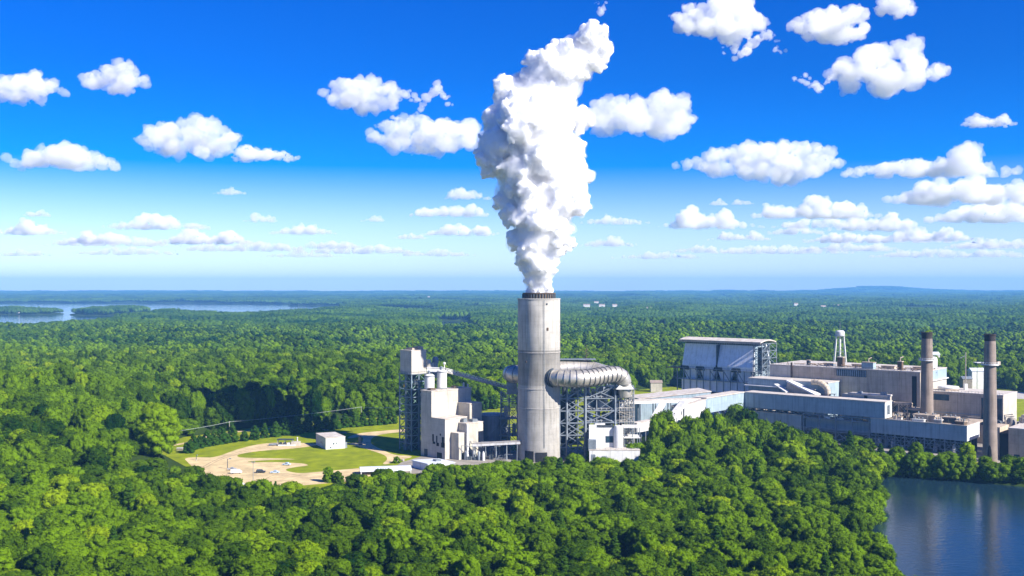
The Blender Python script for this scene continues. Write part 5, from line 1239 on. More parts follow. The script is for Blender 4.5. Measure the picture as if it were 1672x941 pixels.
KP = np.array([.112]*8+[.035, .07]); KP = KP/KP.sum()
MID = []
for k in range(6):
    H, W = 14+1.6*(k % 3), 12+1.3*(k % 4)
    MID.append(crown_np(rng, H, W, 1.0, 17, 22, 1.0, crf=.20, csub=2)+(H, W))

# where forest can stand
FORB = [(CLEAR, 2.5), (LAKE_NEAR, 1.5), (POND, 25)]
BLD = [np.array(q) for q in ()]
def forest_ok(X, Y, far=False):
    ok = np.ones(X.shape, bool)
    for pl, d in FORB: ok &= sdist(X, Y, pl) > d
    if far:
        d = sdist(X, Y, LAKE_FAR)
        for q in ISLES: d = np.maximum(d, -sdist(X, Y, q))
        ok &= d > 15
        for pl in (LAKE_SLIVER, LAKE_MID): ok &= sdist(X, Y, pl) > 10
    return ok
def hscale(X, Y):
    """how tall the stand is: low by the lot and the lake, tall on the hill and behind the works"""
    hill = np.clip((-X-120)/150, 0, 1)*np.clip((Y-420)/140, 0, 1)
    back = np.clip((Y-640)/120, 0, 1)
    rt = np.clip((X-66)/14, 0, 1)*np.clip((Y-560)/40, 0, 1)*np.clip((205-X)/50, 0.12, 1)
    s = .82+.55*hill+.95*back*(1-hill*.6)+.84*rt*(1-back)
    dcl = sdist(X, Y, CLEAR); s = np.where((Y < 620) & (dcl < 14) & (X < 70), s*(.62+.38*np.clip(dcl/14, 0, 1)), s)
    return np.minimum(s, 1.75)
def jgrid(x0, x1, y0, y1, sp, rng):
    xs = np.arange(x0, x1, sp); ysl = np.arange(y0, y1, sp*.87)
    X, Y = np.meshgrid(xs, ysl); X = X+(np.arange(len(ysl)) % 2)[:, None]*sp*.5
    X = X+rng.uniform(-.36, .36, X.shape)*sp; Y = Y+rng.uniform(-.36, .36, Y.shape)*sp
    return X.ravel(), Y.ravel()
rng = np.random.default_rng(2024)
X, Y = jgrid(-500, 520, 312, 760, 9.8, rng)
pxs = 836+X/Y*F      # room round the great oak
keep = (np.abs(X) < Y*.5+45) & forest_ok(X, Y) & ~((pxs > 216) & (pxs < 306) & (Y > 538) & (Y < 650)); X, Y = X[keep], Y[keep]
# extra gaps only at crown scale
hz = height(X, Y); keep = hz > -6.35; X, Y, hz = X[keep], Y[keep], hz[keep]
hs_ = hscale(X, Y)*rng.uniform(.58, 1.34, len(X))
lowf = (np.abs(X/Y*F+836-262) < 60) & (Y > 500) & (Y <= 545); hs_ = np.where(lowf, np.minimum(hs_, .75), hs_)
ws_ = np.sqrt(np.clip(hs_, .8, 1.6))*rng.uniform(.74, 1.32, len(X))
inview = (np.abs(X) < Y*.5+3) & ((CAMH-(hz+10*hs_)) / Y * F + 470.5 < 950)
# rank by how large they show
px_size = F*ws_*10/Y*np.where(inview, 1, 0)
px_y = 470.5+(CAMH-hz-9*hs_)/Y*F
order = np.argsort(-px_size)
NEAR = order[:268]
def region(x, y):
    px = 836+x/y*F
    a = 'below the great oak' if px < 330 else ('below the sandy lot' if px < 640 else ('below the great chimney' if px < 1010 else 'near the lake shore'))
    return a, 'lowest row' if y < 372 else ('second row' if y < 425 else 'third row')
for i in NEAR:
    k = int(rng.choice(10, p=KP)); cm, tm, H, W = HIGH[k]
    a, b_ = region(X[i], Y[i])
    look = ('wide' if W*ws_[i] > 13.4 else ('narrow' if W*ws_[i] < 10.6 else 'medium'))+(' tall' if H*hs_[i] > 10 else (' low' if H*hs_[i] < 7.4 else ''))
    look = {8: 'pointed dark evergreen', 9: look+' yellow-green broadleaf'}.get(k, look+' green broadleaf')
    lab = '%s tree %s, %s of the forest canopy' % (look, a, b_)
    t = thing('tree', lab, 'tree', (X[i], Y[i], hz[i]), '%s forest trees %s, %s' % (look, a, b_))
    link('crown', cm, None, t); link('trunk', tm, None, t)
    t.rotation_euler.z = rng.uniform(0, 6.28); t.scale = (ws_[i], ws_[i], hs_[i])

def scatter_stuff(name, protos, pts, kindv, mats):
    """one object holding the prototype crowns and loose points; geometry nodes set a copy at every point"""
    Vs, Fs, Sh, kid, mi, off = [], [], [], [], [], 0
    for k, (V, Fq, S, *_) in enumerate(protos):
        Vs.append(V); Fs.append(Fq+off); Sh.append(S); kid.append(np.full(len(V), k)); off += len(V); mi.append(np.full(len(Fq), _[0] if len(_) == 1 else 0))
    P_ = np.array([p[:3] for p in pts]); n0 = off
    V = np.concatenate(Vs+[P_]); me = np_mesh(name, V, np.concatenate(Fs), np.concatenate(Sh), mats, mat_idx=np.concatenate(mi))
    kid = np.concatenate(kid+[100+np.asarray(kindv)])
    a = me.attributes.new('kid', 'INT', 'POINT'); a.data.foreach_set('value', kid.astype(np.int32))
    sc = np.ones((len(V), 3), np.float32); sc[n0:] = np.array([p[3:6] for p in pts]); a = me.attributes.new('siz', 'FLOAT_VECTOR', 'POINT'); a.data.foreach_set('vector', sc.ravel())
    ro = np.zeros((len(V), 3), np.float32); ro[n0:, 2] = np.array([p[6] for p in pts]); a = me.attributes.new('rot', 'FLOAT_VECTOR', 'POINT'); a.data.foreach_set('vector', ro.ravel())
    o = link(name, me); tag(o, kind='stuff')
    g = bpy.data.node_groups.new(name, 'GeometryNodeTree')
    g.interface.new_socket('Geometry', in_out='INPUT', socket_type='NodeSocketGeometry'); g.interface.new_socket('Geometry', in_out='OUTPUT', socket_type='NodeSocketGeometry')
    N, L = g.nodes, g.links; gi = N.new('NodeGroupInput'); go = N.new('NodeGroupOutput'); jn = N.new('GeometryNodeJoinGeometry')
    def attr(nm, ty):
        n = N.new('GeometryNodeInputNamedAttribute'); n.data_type = ty; n.inputs['Name'].default_value = nm; return n.outputs['Attribute']
    ak = attr('kid', 'INT'); asz = attr('siz', 'FLOAT_VECTOR'); ar = attr('rot', 'FLOAT_VECTOR')
    def pick(val):
        c = N.new('FunctionNodeCompare'); c.data_type = 'INT'; c.operation = 'EQUAL'; L.new(ak, c.inputs[2]); c.inputs[3].default_value = val
        s = N.new('GeometryNodeSeparateGeometry'); s.domain = 'POINT'; L.new(gi.outputs[0], s.inputs['Geometry']); L.new(c.outputs[0], s.inputs['Selection']); return s.outputs['Selection']
    for k in range(len(protos)):
        ip = N.new('GeometryNodeInstanceOnPoints'); L.new(pick(100+k), ip.inputs['Points'])
        gt = N.new('GeometryNodeGeometryToInstance'); L.new(pick(k), gt.inputs[0]); L.new(gt.outputs[0], ip.inputs['Instance'])
        er = N.new('FunctionNodeEulerToRotation'); L.new(ar, er.inputs[0]); L.new(er.outputs[0], ip.inputs['Rotation']); L.new(asz, ip.inputs['Scale'])
        L.new(ip.outputs[0], jn.inputs[0])
    L.new(jn.outputs[0], go.inputs[0])
    md = o.modifiers.new('scatter', 'NODES'); md.node_group = g
    return o
def mesh_arrays(me):
    V = np.empty(len(me.vertices)*3, np.float32); me.vertices.foreach_get('co', V)
    Fq = np.array([list(p.vertices)+([p.vertices[2]] if len(p.vertices) == 3 else []) for p in me.polygons]); S = np.empty(len(me.polygons), np.float32); me.attributes['shade'].data.foreach_get('value', S)
    return V.reshape(-1, 3), Fq, S
rest = order[268:]
protos = [mesh_arrays(h[0])+((0 if k < 8 else k-7),) for k, h in enumerate(HIGH)]
M3 = [M['leaf'], M['leaf_dark'], M['leaf_bright']]
pts = [(X[i], Y[i], hz[i], ws_[i], ws_[i], hs_[i], rng.uniform(0, 6.28)) for i in rest]
scatter_stuff('forest', protos, pts, rng.choice(10, len(pts), p=KP), M3)
# mid distance woods
X, Y = jgrid(-1350, 1350, 760, 2300, 10.8, rng)
keep = (np.abs(X) < Y*.5+60) & forest_ok(X, Y, True); X, Y = X[keep], Y[keep]; hz = height(X, Y); keep = hz > -6; X, Y, hz = X[keep], Y[keep], hz[keep]
stand = 1+.30*wavy(X, Y, 420, 5, 1)+.16*wavy(X, Y, 130, 4, 6)
top = np.clip(19*stand, 12, 28)*rng.uniform(.74, 1.15, len(X)); w_ = rng.uniform(.80, 1.45, len(X))*np.clip(stand, .85, 1.2)
gap = rng.uniform(0, 1, len(X)) > .06
dcl = sdist(X, Y, CLEAR)
nb = (Y < 1250)&gap; ids = np.nonzero(nb)[0]
def put(i, H, keepbase):      # crown kept round, carried up on its trunk to the height of the stand
    sz = top[i]/H if keepbase else min(top[i]/H, w_[i]*1.12)
    return (X[i], Y[i], hz[i]+top[i]-sz*H, w_[i], w_[i], sz, rng.uniform(0, 6.28))
scatter_stuff('near_woods', protos, [put(i, 10, dcl[i] < 16) for i in ids], rng.choice(10, len(ids), p=KP), M3)
ids = np.nonzero((~nb)&gap)[0]
MID2 = [m_[:3]+(0,) for m_ in MID]+[m_[:3]+(1,) for m_ in MID]
pf = np.clip((Y[ids]-1250)/1000, 0, 1)*.75+.25*(wavy(X[ids], Y[ids], 700, 4, 3) > .25)  # share of distance-tinted foliage grows farther off
scatter_stuff('woods', MID2, [put(i, 15.5, False) for i in ids], rng.integers(0, 6, len(ids))+6*(rng.uniform(0, 1, len(ids)) < pf), [M['leaf'], M['leaf_far_tinted']])
print('woods', len(X))
# far woods as patches of crowns
PATCH = []
for k in range(5):
    Vs, Fs, Sh, off = [], [], [], 0
    iv, iff = ico(2)
    for j in range(22):
        a = rng.uniform(0, 6.28); rr = 24*math.sqrt((j+.5)/22); c = np.array([rr*math.cos(j*2.4), rr*math.sin(j*2.4), 8+rng.uniform(-3, 3.5)]); r_ = rng.uniform(4.2, 8.4)
        n_ = 1+.30*np.sin(iv[:, 0]*6+j)*np.sin(iv[:, 1]*6+2*j)*np.cos(iv[:, 2]*5+j)+rng.normal(size=len(iv))*.07
        Vs.append(c+iv*r_*n_[:, None]*np.array([1, 1, 1.05])); Fs.append(np.concatenate([iff, iff[:, 2:3]], 1)+off); off += len(iv); Sh.append(np.clip(rng.uniform(.05, .7)+rng.uniform(0, .4, len(iff)), 0, 1))
    PATCH.append((np.concatenate(Vs), np.concatenate(Fs), np.concatenate(Sh)))
pts = []
for y0, y1, sp, sc in ((2290, 5200, 40, 1.0), (5200, 9500, 62, 1.5), (9500, 17600, 110, 2.2)):
    X, Y = jgrid(-y1*.56, y1*.56, y0, y1, sp, rng); keep = (np.abs(X) < Y*.5+120) & forest_ok(X, Y, True); X, Y = X[keep], Y[keep]
    hz = height(X, Y); dens = wavy(X, Y, 1900, 4, 4)
    keep = (hz > -5)&((dens > -.62) | (Y < 2600)); X, Y, hz = X[keep], Y[keep], hz[keep]
    zs = {1.0: .95, 1.5: 1.0, 2.2: 1.05}[sc]
    st = np.clip(1+.30*wavy(X, Y, 800, 5, 1), .7, 1.4)
    pts += [(x, y, z+1, sc*1.05, sc*1.05, zs*q_*rng.uniform(.85, 1.2), rng.uniform(0, 6.28)) for x, y, z, q_ in zip(X, Y, hz, st)]
scatter_stuff('far_woods', PATCH, pts, rng.integers(0, 5, len(pts)), [M['leaf_far_tinted']])
print('patches', len(pts))

# ------------------------------------------------------------------ single trees one can tell apart
def one_tree(label, px, py, H, W, seed, mat='leaf', shape='round', Y=None, z=None, ncl=34, nl=80, ls=.6, base=.12, name='tree', cat='tree', group=None, crf=.17):
    r_ = np.random.default_rng(seed); p = gnd(px, py) if Y is None else Vector(((px-836)/F*Y, Y, 0)); z = float(height(np.array([p.x]), np.array([p.y]))[0]) if z is None else z
    t = thing(name, label, cat, (p.x, p.y, z), group); V, Fq, S = crown_np(r_, H, W, H*base, ncl, nl, ls, shape, crf=crf)
    link('crown', np_mesh('crown', V, Fq, S, [M[mat]]), None, t); link('trunk', trunk_mesh('trunk', H, H*base, max(.12, H*.028), r_, 4 if shape == 'round' else 0), None, t); return t
one_tree('huge bright yellow-green oak at the left end of the lawn', 258, 0, 30, 27, 5, 'leaf_bright', Y=572, z=6, ncl=190, nl=110, ls=.7, crf=.095)
one_tree('bright green round tree at the forest edge behind the evergreen row', 486, 0, 25, 15, 6, 'leaf_bright', Y=800, z=0, ncl=70, nl=80, ls=.7, crf=.13)
one_tree('broad bright tree right of the round one behind the evergreens', 545, 0, 25, 19, 7, 'leaf_bright', Y=815, z=0, ncl=80, nl=80, ls=.7, crf=.12)
one_tree('shorter bright tree left of the round one behind the evergreens', 459, 0, 17, 11, 8, 'leaf_bright', Y=780, z=0, ncl=30, nl=70, ls=.8)
one_tree('slim green tree at the lower left corner of the sandy lot', 404, 0, 14, 7, 9, 'leaf', Y=770, z=0, ncl=26, nl=60, ls=.7)
one_tree('dark leafy tree in front of the lot beside the vaulted shelter', 536, 0, 10.5, 6.5, 10, 'leaf', Y=528, z=-2.5, base=.05)
one_tree('dark leafy tree paired to the right of the one beside the shelter', 552, 0, 8.5, 6.0, 11, 'leaf', Y=526, z=-2.5, base=.05)
one_tree('small pointed pine against the front edge of the sandy lot', 450, 0, 10.5, 4.6, 12, 'leaf_dark', 'cone', Y=505, z=-5.5, ncl=30, nl=40, ls=.5, base=.05)
one_tree('round bush on the grass by the elevator tower foot', 648, 756, 3.6, 5, 13, 'leaf', ncl=16, nl=60, ls=.5, base=.02, name='bush', cat='bush')
one_tree('dark round tree behind the storage tank left of the chimney', 790, 670, 12, 9, 14, 'leaf_dark', ncl=28, nl=60, ls=.7, base=.04)
one_tree('dark round tree right of the one behind the storage tank', 806, 668, 12, 8, 15, 'leaf_dark', ncl=28, nl=60, ls=.7, base=.04)
one_tree('yellow-green round tree between the hopper building and the hall', 1270, 0, 24, 17, 16, 'leaf_bright', Y=900, z=0, ncl=40, nl=70, ls=.8, base=.1)
one_tree('tallest yellow-green tree on the lake bank beside the doorway stack', 1580, 0, 17.5, 10, 17, 'leaf_bright', Y=575, z=-3.5, ncl=40, nl=90, ls=.6, base=.05)
one_tree('small bright tree on the grass right of the white pump house', 1062, 0, 11, 8, 18, 'leaf_bright', Y=585, z=-3, ncl=30, nl=70, ls=.55, base=.05)
# evergreen row
row = [(309,740,6.6,5.6),(316,734,8.5,5.4),(325.5,732,7.4,4.6),(338,729,9.6,6),(349.5,727.5,9.4,4.8),(361,724.5,10.4,7),(379.5,722.5,10.6,6.6),(399,720.5,6.4,4.4),(416,718,8.8,6),(432,715,9.2,4.8),(450.5,713,9.6,6.6),(466.5,710.5,11,7),(485,708,11.5,7.4),(502.5,705,10.5,7),(519,703.5,10,7),(533,702,8.8,6.6),(546.5,700.5,10.4,7.2),(563,698,9.6,6.4),(579.5,697,10.5,7),(592.5,696,9.5,6),(607,695,10,6.6),(623.5,693.5,10.6,7.6),(640,692,10.5,7)]
ords = ['first', 'second', 'third', 'fourth', 'fifth', 'sixth', 'seventh', 'eighth', 'ninth', 'tenth', 'eleventh', 'twelfth', 'thirteenth', 'fourteenth', 'fifteenth', 'sixteenth', 'seventeenth', 'eighteenth', 'nineteenth', 'twentieth', 'twenty-first', 'twenty-second', 'twenty-third']
for i, (px, py, H, W) in enumerate(row):
    one_tree('%s dark evergreen from the left in the row above the sandy road' % ords[i], px, py, H*1.12, W*1.36, 100+i, 'leaf_dark', 'egg' if i else 'round', z=0, ncl=30, nl=64, ls=.55, base=.03, name='evergreen', cat='evergreen tree', group='evergreens in a row above the sandy road')
# bank trees by the lake
bank = [(1447,781,11,9),(1466,780,12.5,10),(1484,782,12,10),(1502,783,13,11),(1521,784,12,10),(1540,786,13.5,11),(1559,787,13,11),(1578,788,14,10),(1612,790,9,7.5),(1650,791,13,12),(1671,793,14,12),(1690,795,13,12)]
for i, (px, py, H, W) in enumerate(bank):
    p = gnd(px, py-2, WATER_Z)
    lab = ['%s lake-bank tree from the left, green and leaning over the water' % ords[i], '%s lake-bank tree from the left, bushy and dark at its foot' % ords[i]][i % 2]
    one_tree(lab, px, 0, H*1.0, W, 300+i, 'leaf', Y=p.y, z=-5.8, ncl=36, nl=90, ls=.6, base=.02, name='bank_tree', cat='tree', group='trees along the far lake bank')
# dead brown tree
p = at(957, 600, 980); t = thing('dead_tree', 'bare brown dead tree standing above the woods right of the chimney', 'tree', (p.x, p.y, 4)); m = MB(); rng2 = np.random.default_rng(5)
m.tube([(p.x, p.y, 4), (p.x+.5, p.y, 25), (p.x, p.y, 46)], [.6, .45, .1], 7); part('trunk', m, M['rust'], t); m = MB()
for k in range(46):
    z = rng2.uniform(22, 43); a = rng2.uniform(0, 6.28); l_ = (46-z)*.28+.8; m.tube([(p.x, p.y, z), (p.x+l_*math.cos(a), p.y+l_*math.sin(a), z+1.5)], [.25, .08], 5)
part('branches', m, M['rust'], t)
# ------------------------------------------------------------------ far houses
def house(px, py, Wd, Dp, Hh, label, Y=None, z=None, roof='house_roof', wall='house_wall', rz=0., group=None):
    if Y is None: p = gnd(px, py, 4 if z is None else z)
    else: p = at(px, py, Y)
    zz = p.z if Y is not None else (4 if z is None else z)
    t = thing('house', label, 'house', (p.x, p.y, zz), group); ex = (math.cos(rz), math.sin(rz)); ey = (-math.sin(rz), math.cos(rz)); o = (p.x, p.y)
    m = MB(); m.obox(o, ex, ey, -Wd/2, Wd/2, 0, Dp, min(zz-4, -1), zz+Hh); part('wall', m, M[wall], t)
    q = lambda a, b_, z_: (o[0]+ex[0]*a+ey[0]*b_, o[1]+ex[1]*a+ey[1]*b_, z_)
    m = MB(); h2 = zz+Hh; e = .5; m.add([q(-Wd/2-e, -e, h2+.01), q(Wd/2+e, -e, h2+.01), q(Wd/2+e, Dp+e, h2+.01), q(-Wd/2-e, Dp+e, h2+.01), q(-Wd/2-e, Dp/2, h2+Dp*.3), q(Wd/2+e, Dp/2, h2+Dp*.3)], [(0, 1, 5, 4), (2, 3, 4, 5), (0, 4, 3), (1, 2, 5), (3, 2, 1, 0)]); part('roof', m, M[roof], t)
    return t
house(672, 546.5, 18, 12, 3.5, 'brown-roofed house in the woods left of the chimney', Y=1900, roof='house_roof')
house(694, 547.5, 13, 11, 3.5, 'pale blue-roofed house right of the brown-roofed house in the woods', Y=1880, roof='roof_pale_blue')
house(729, 523.5, 30, 18, 9, 'cream lakeside house at the left of the small pond', Y=3660, roof='house_roof', wall='cream_plain')
house(750, 523, 30, 18, 11, 'wide pale house on the far shore of the small pond', Y=3700, roof='roof_pale_blue')
house(778, 519, 20, 14, 5, 'small pale house among trees right of the pond', Y=3900, wall='cream_plain')
house(815, 525, 18, 14, 5, 'tan roof in the woods beside the chimney', Y=3400, wall='cream_plain')
house(1527, 585, 11, 10, 4, 'white-walled house glimpsed behind the deck stack', Y=1180, roof='roof_pale_blue')
house(1598, 613, 13, 10, 4, 'white house with pale blue roof left of the doorway stack', Y=1010, roof='roof_pale_blue', wall='white')
house(1580, 624, 9, 8, 3, 'grey shed below the white house between the two stacks', Y=1000, roof='steel', wall='stone')
house(1634, 612, 8, 8, 3, 'small tan cabin right of the doorway stack', Y=1080, wall='tan')
house(1072, 634, 11, 8, 5, 'small tan shed on the grass left of the hopper building', Y=985, wall='cream_plain')
t = thing('field_shelter', 'thin white-roofed shelter on poles between the two brown stacks', 'shelter', (at(1603, 597, 980).x, 980, 0)); q = at(1603, 592, 980)
m = MB(); m.box(q.x-6, q.x+6, 976, 986, q.z-.4, q.z); part('roof', m, M['white'], t); m = MB(); [m.bar((q.x+a, 981, 0), (q.x+a, 981, q.z-.4), .4) for a in (-4, 4)]; part('post', m, M['steel_green'], t)
far_list = [(13,511,44,'white house on the wooded lake island, left of two'), (28,511.5,50,'white gabled house on the wooded lake island, right of two')]
for px, py, wd, lab in far_list:
    p = gnd(px, 514.2, WATER_Z); house(px, 511.4, wd*.24, 10, 3, lab, Y=p.y+45, roof='house_roof', wall='house_wall', group='houses on the lake island')
rng = np.random.default_rng(41)
shore = [(40,'far left'),(72,'left'),(210,'between town and island'),(268,'right of the town'),(284,'beside the headland'),(335,'on the headland'),(366,'past the headland'),(395,'mid shore'),(420,'mid shore, wider'),(440,'right mid shore'),(492,'left of the long point'),(515,'long point'),(540,'tip of the long point'),(560,'beyond the long point'),(590,'inlet'),(625,'last before the woods')]
for i, (px, where) in enumerate(shore):
    yb = 495.0 if px < 470 else 499.5; p = gnd(px, yb, WATER_Z)
    house(px, yb-.4, rng.uniform(30, 80), 24, rng.uniform(9, 16), 'pale far-shore building by the lake, %s' % where, Y=p.y+120, roof='roof_pale_blue' if i % 2 else 'white', wall='white' if i % 3 else 'cream_plain', group='buildings on the far lake shore')
for i, px in enumerate((92, 103, 113, 122, 131, 139, 148, 157)):
    p = gnd(px, 493, WATER_Z); house(px, 492.5-.5*(i % 3), rng.uniform(35, 80), 30, rng.uniform(10, 18), '%s pale block from the left in the far lakeside town' % ords[i], Y=p.y+60*(i % 3), roof='white', wall='cream_plain', group='blocks of the far lakeside town')
for i, (px, py) in enumerate(((958,500.5),(974,496),(983,500),(1004,501.5),(1300,499),(1345,503),(1368,502.5),(1060,507),(700,486))):
    p = gnd(px, py, 20); house(px, py, rng.uniform(16, 30), 16, rng.uniform(4, 8), ['white works shed far off right of the chimney, left of the tall one', 'tall white works block far off right of the chimney', 'pale shed right of the tall white block far off', 'last pale shed in the far works right of the chimney', 'small pale roof far beyond the hopper building', 'pale far building above the tan hall, left of two', 'pale far building above the tan hall, right of two', 'lone pale roof in the woods above the link galleries', 'pale far building near the long white water left of the chimney'][i], Y=p.y, roof='house_roof', wall='house_wall')
# ------------------------------------------------------------------ haze
def haze_box():
    m = bpy.data.materials.new('haze'); m.use_nodes = True; nt = m.node_tree
    nt.nodes.remove(nt.nodes['Principled BSDF'])
    pv = nt.nodes.new('ShaderNodeVolumePrincipled'); pv.inputs['Color'].default_value = (0.19, 0.51, 1.0, 1); pv.inputs['Density'].default_value = 7e-5
    nt.links.new(pv.outputs[0], nt.nodes['Material Output'].inputs['Volume'])
    b = MB(); b.box(-28000, 28000, -2500, 18300, -30, 275)
    tag(b.build('haze', m), kind='stuff')
haze_box()
# ------------------------------------------------------------------ steam and clouds
steam, nt, N, L, P = mat_new('steam')
P.inputs['Base Color'].default_value = (0.79, 0.79, 0.80, 1); P.inputs['Roughness'].default_value = 1; P.inputs['Specular IOR Level'].default_value = 0
P.inputs['Subsurface Weight'].default_value = 1.0; P.inputs['Subsurface Radius'].default_value = (1, 1, 1); P.inputs['Subsurface Scale'].default_value = 11.0
CM = {}
def cloud_mat(dens):
    k = round(math.log(dens)*3)
    if k not in CM:
        m = bpy.data.materials.new('cloud_vapour'); m.use_nodes = True; nt = m.node_tree; nt.nodes.remove(nt.nodes['Principled BSDF'])
        pv = nt.nodes.new('ShaderNodeVolumePrincipled'); pv.inputs['Color'].default_value = (.985, .985, .99, 1); pv.inputs['Density'].default_value = dens; nt.links.new(pv.outputs[0], nt.nodes['Material Output'].inputs['Volume']); CM[k] = m
    return CM[k]
cy.volume_bounces = 16; cy.max_bounces = 20
def plume():
    rng = np.random.default_rng(5)
    prof = [(880,476,25),(879,460,29),(880,440,35),(881,415,41),(879,388,50),(884,356,58),(880,325,66),(845,305,34),(925,318,44),(872,290,76),(868,262,82),(872,232,80),(876,205,74),(862,175,62),(886,160,60),(912,130,54),(890,118,38),(935,105,46),(958,80,42),(968,64,28),(828,212,44),(806,268,34),(934,290,36),(836,350,24),(950,195,24),(812,190,26),(838,395,18),(922,400,18)]
    Y = 600.0; s = Y/F; balls = []
    for (px, py, r) in prof:
        p = at(px, py, Y); balls.append((p.x, p.y+rng.uniform(-8, 4), p.z, r*s*0.80))
    allb = grow(balls, rng, (16, 10, 4), 0.28, 0.5, 3)
    top = at(0, 478, Y).z
    allb = [b for b in allb if b[2]-b[3] > top-3 or b in balls[:2]]
    core = [(b[0], b[1], b[2], b[3]*.80) for b in allb]
    o = tag(link('steam_plume', puff_mesh('steam_plume', core, 0.75, (1.6, 1.1, 1.2), (7.0, 3.0, 3.0)), steam), 'tall billowing column of white steam rising from the great chimney', 'steam plume')
    fr = list(allb)
    for b in allb[::7]:
        v = rng.normal(size=3); v /= np.linalg.norm(v); d = b[3]*1.0; fr.append((b[0]+v[0]*d, b[1]+v[1]*d, b[2]+v[2]*d, b[3]*rng.uniform(.25, .5)))
    fr = [b for b in fr if b[2]-b[3] > top-3 or b in balls[:2]]
    link('vapour_fringe', puff_mesh('vapour_fringe', fr, 0.9, (2.2, 1.4, 3.0), (8.0, 3.5, 4.0)), cloud_mat(0.11), o)
    return o
plume()
def cloud(ext, seed, label, kind='heap', base_alt=1000.0, group='small cumulus clouds in the sky'):
    rng = np.random.default_rng(seed)
    x0, x1, y0, y1 = ext
    Y = min(30000, (base_alt-CAMH)*F/(470.5-y1)); s = Y/F; base = CAMH+(470.5-y1)*s
    W, H = (x1-x0), (y1-y0); balls = []
    n = max(7, int(W/H*7)) if kind != 'wisp' else int(W/H*12); pk = rng.uniform(-.35, .35)
    bumps = [(rng.uniform(-.8, .8), rng.uniform(.12, .3), rng.uniform(.35, 1)) for _ in range(max(3, int(W/H*1.6)))]
    for i in range(n):
        t = -1+2*(i+.5)/n+rng.uniform(-.06, .06)
        at_ = min(abs(t), 1.0)
        if kind == 'wisp':
            h = H; r = H*rng.uniform(.12, .24)*(1-.45*at_); zs_ = [H*(.5+.32*math.sin(t*4+seed)+rng.uniform(-.16, .16))]
        elif kind == 'blob':       # ragged all round, tilting with the box
            up = math.sqrt(max(.03, 1-at_**2.2))*(.62+.38*max((k*math.exp(-((t-c)/w_)**2) for c, w_, k in bumps)))
            r = H*rng.uniform(.17, .25)*(.45+.55*up); lo, hi = .5-.40*up*rng.uniform(.6, 1), .5+.44*up
            zs_ = [H*(lo+(hi-lo)*q) for q in ((.08, .36, .64, .92) if up > .45 else (.35, .6))]
        else:
            up = (1-at_**2.6)*max(.48, max(k*math.exp(-((t-c)/w_)**2) for c, w_, k in bumps)); h = H*up
            r = min(max(.13*H, h*.45), .27*H); zs_ = [r*.5]+([max(r*.5, h-r*.9), h*.5] if h > r*1.6 else [])
        for j, z in enumerate(zs_):
            px = (x0+x1)/2+t*(W/2-r*0.8)
            p = at(px, y1-z, Y)
            balls.append((p.x, p.y+rng.uniform(-.5, .5)*min(W, 2.5*H)*s*0.5, p.z, r*s*rng.uniform(.8, 1.15), 0.85))
    for k in range(0 if kind != 'wisp' else 0):      # torn scraps at the ends
        sd = 1 if k % 2 else -1; p = at((x0+x1)/2+sd*W*rng.uniform(.46, .56), y1-H*rng.uniform(.05, .55), Y); balls.append((p.x, p.y, p.z, H*s*rng.uniform(.05, .10), .7))
    allb = grow(balls, rng, (8, 5) if H > 45 else (6, 3), 0.25, 0.5, 2, up=0.5)
    me = puff_mesh('cloud', allb, (1.2 if H > 45 else 1.0)*s, (4.0*s, 2.4*s, 6.5*s), (16*s, 7*s, 12*s), flat_z=base if kind == 'heap' else None)
    V = np.empty(len(me.vertices)*3, np.float32); me.vertices.foreach_get('co', V); V = V.reshape(-1, 3)
    return tag(link('cloud', me, cloud_mat(.040/s*(1 if H > 45 else 1.6 if y1 < 370 else 1.8))), label, 'cloud', group)
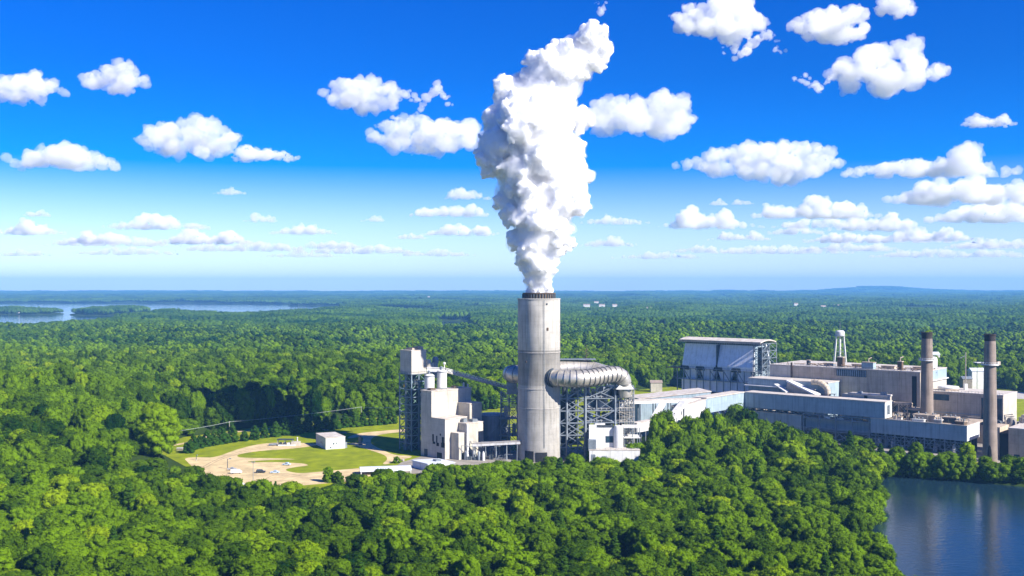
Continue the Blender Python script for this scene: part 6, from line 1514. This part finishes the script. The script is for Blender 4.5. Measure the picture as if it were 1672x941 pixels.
CL = [((-40,108,115,178),'ragged white cloud cut by the left edge, upper of the left pair','blob'),((124,250,100,165),'plump lone white cloud high on the left','blob'),((8,205,205,274),'long low white cloud below the plump one at the left',''),((222,405,194,268),'peaked white cloud in the left half of the sky','blob'),((372,494,226,262),'tapering tail cloud joined to the peaked cloud on the left',''),
 ((350,404,300,318),'tiny lone cloud under the tapering tail cloud',''),((527,672,122,190),'round white cloud between the left edge clouds and the steam','blob'),((664,742,136,178),'torn wisps trailing right of the round cloud','wisp'),((610,682,190,210),'thin wisp below the round cloud','wisp'),((597,800,185,268),'white cloud wing touching the left side of the steam','blob'),((935,1142,150,238),'white cloud wing touching the right side of the steam','blob'),((968,994,0,24),'tiny wisp at the top edge above the steam','wisp'),
 ((1086,1262,-12,80),'fluffy white cloud at the top, first right of the steam','blob'),((1175,1285,52,96),'line of shreds below the first top-right cloud','wisp'),((1283,1432,5,82),'bulky white cloud at the top, second right of the steam','blob'),((1425,1500,-14,36),'small white cloud clipped by the top edge at the right','blob'),((1345,1555,68,165),'big tilted white cloud in the upper right','blob'),((1290,1372,120,150),'ragged shreds off the left of the big tilted cloud','wisp'),((1568,1657,178,206),'small flat cloud near the right edge',''),
 ((1106,1385,230,304),'long heaped white cloud in the middle right sky','blob'),((1365,1670,230,287),'longest white cloud, reaching the right edge',''),((1437,1720,265,332),'large low white cloud cut by the right edge',''),((1222,1448,316,356),'flat white cloud under the long heaped cloud',''),((1075,1232,332,372),'low white cloud right of the steam foot',''),((1500,1720,318,362),'low grey-bottomed cloud cut by the right edge',''),((1357,1515,345,376),'low pale cloud left of the grey-bottomed one',''),
 ((665,802,322,353),'low cloud tucked against the left of the steam',''),((722,802,298,325),'small cloud above the one tucked against the steam',''),((685,817,358,384),'flat pale cloud low on the left of the steam',''),((945,1060,344,366),'low flat cloud right of the steam waist',''),((1155,1190,320,335),'tiny cloud, left of a low pair on the right',''),((1192,1230,320,334),'tiny cloud, right of a low pair on the right',''),((590,630,348,362),'tiny low cloud left of the steam',''),
 ((168,348,343,374),'low broad cloud in the left sky',''),((395,455,343,362),'tiny low cloud right of the low broad one',''),((435,553,358,382),'low flat cloud in the left middle',''),((240,425,370,398),'hazy low cloud bank left of the middle',''),((490,602,385,406),'hazy cloud streak low in the left middle',''),((95,222,373,398),'hazy cloud streak at the lower left',''),((-20,112,355,383),'low cloud at the left edge',''),((38,84,338,353),'small cloud cap above the left edge cloud',''),
 ((1155,1262,372,392),'hazy low cloud, first right of the steam base',''),((1255,1347,360,382),'hazy low cloud, second right of the steam base',''),((1430,1612,370,393),'hazy long low cloud at the right',''),((640,700,378,390),'hazy low streak left of the steam base',''),((945,1040,380,402),'faint low cloud beside the steam base on the right',''),((1090,1200,395,412),'faint streak low on the right',''),((1300,1480,392,410),'faint long streak low on the far right',''),((1540,1672,385,406),'faint streak at the lower right edge',''),((110,300,402,416),'faint lowest streak on the left',''),((420,560,408,420),'faint lowest streak left of the steam',''),((0,90,404,418),'faint lowest streak at the left edge',''),((640,780,405,418),'faint streak close to the steam base on the left','')]
for e in ((1300,1560,374,396),(1560,1720,386,404),(1150,1400,398,414),(1000,1150,408,422),(1420,1690,404,420),(60,300,384,402),(280,520,392,410),(480,690,398,414),(1240,1500,352,372)):
    CL.append((e, 'faint thin cloud streak layered low above the horizon', ''))
for i, (e, lab, kd) in enumerate(CL): cloud(e, 50+i, lab, kd or 'heap', group='faint cloud streaks low above the horizon' if lab.startswith('faint thin cloud') else 'small cumulus clouds in the sky')
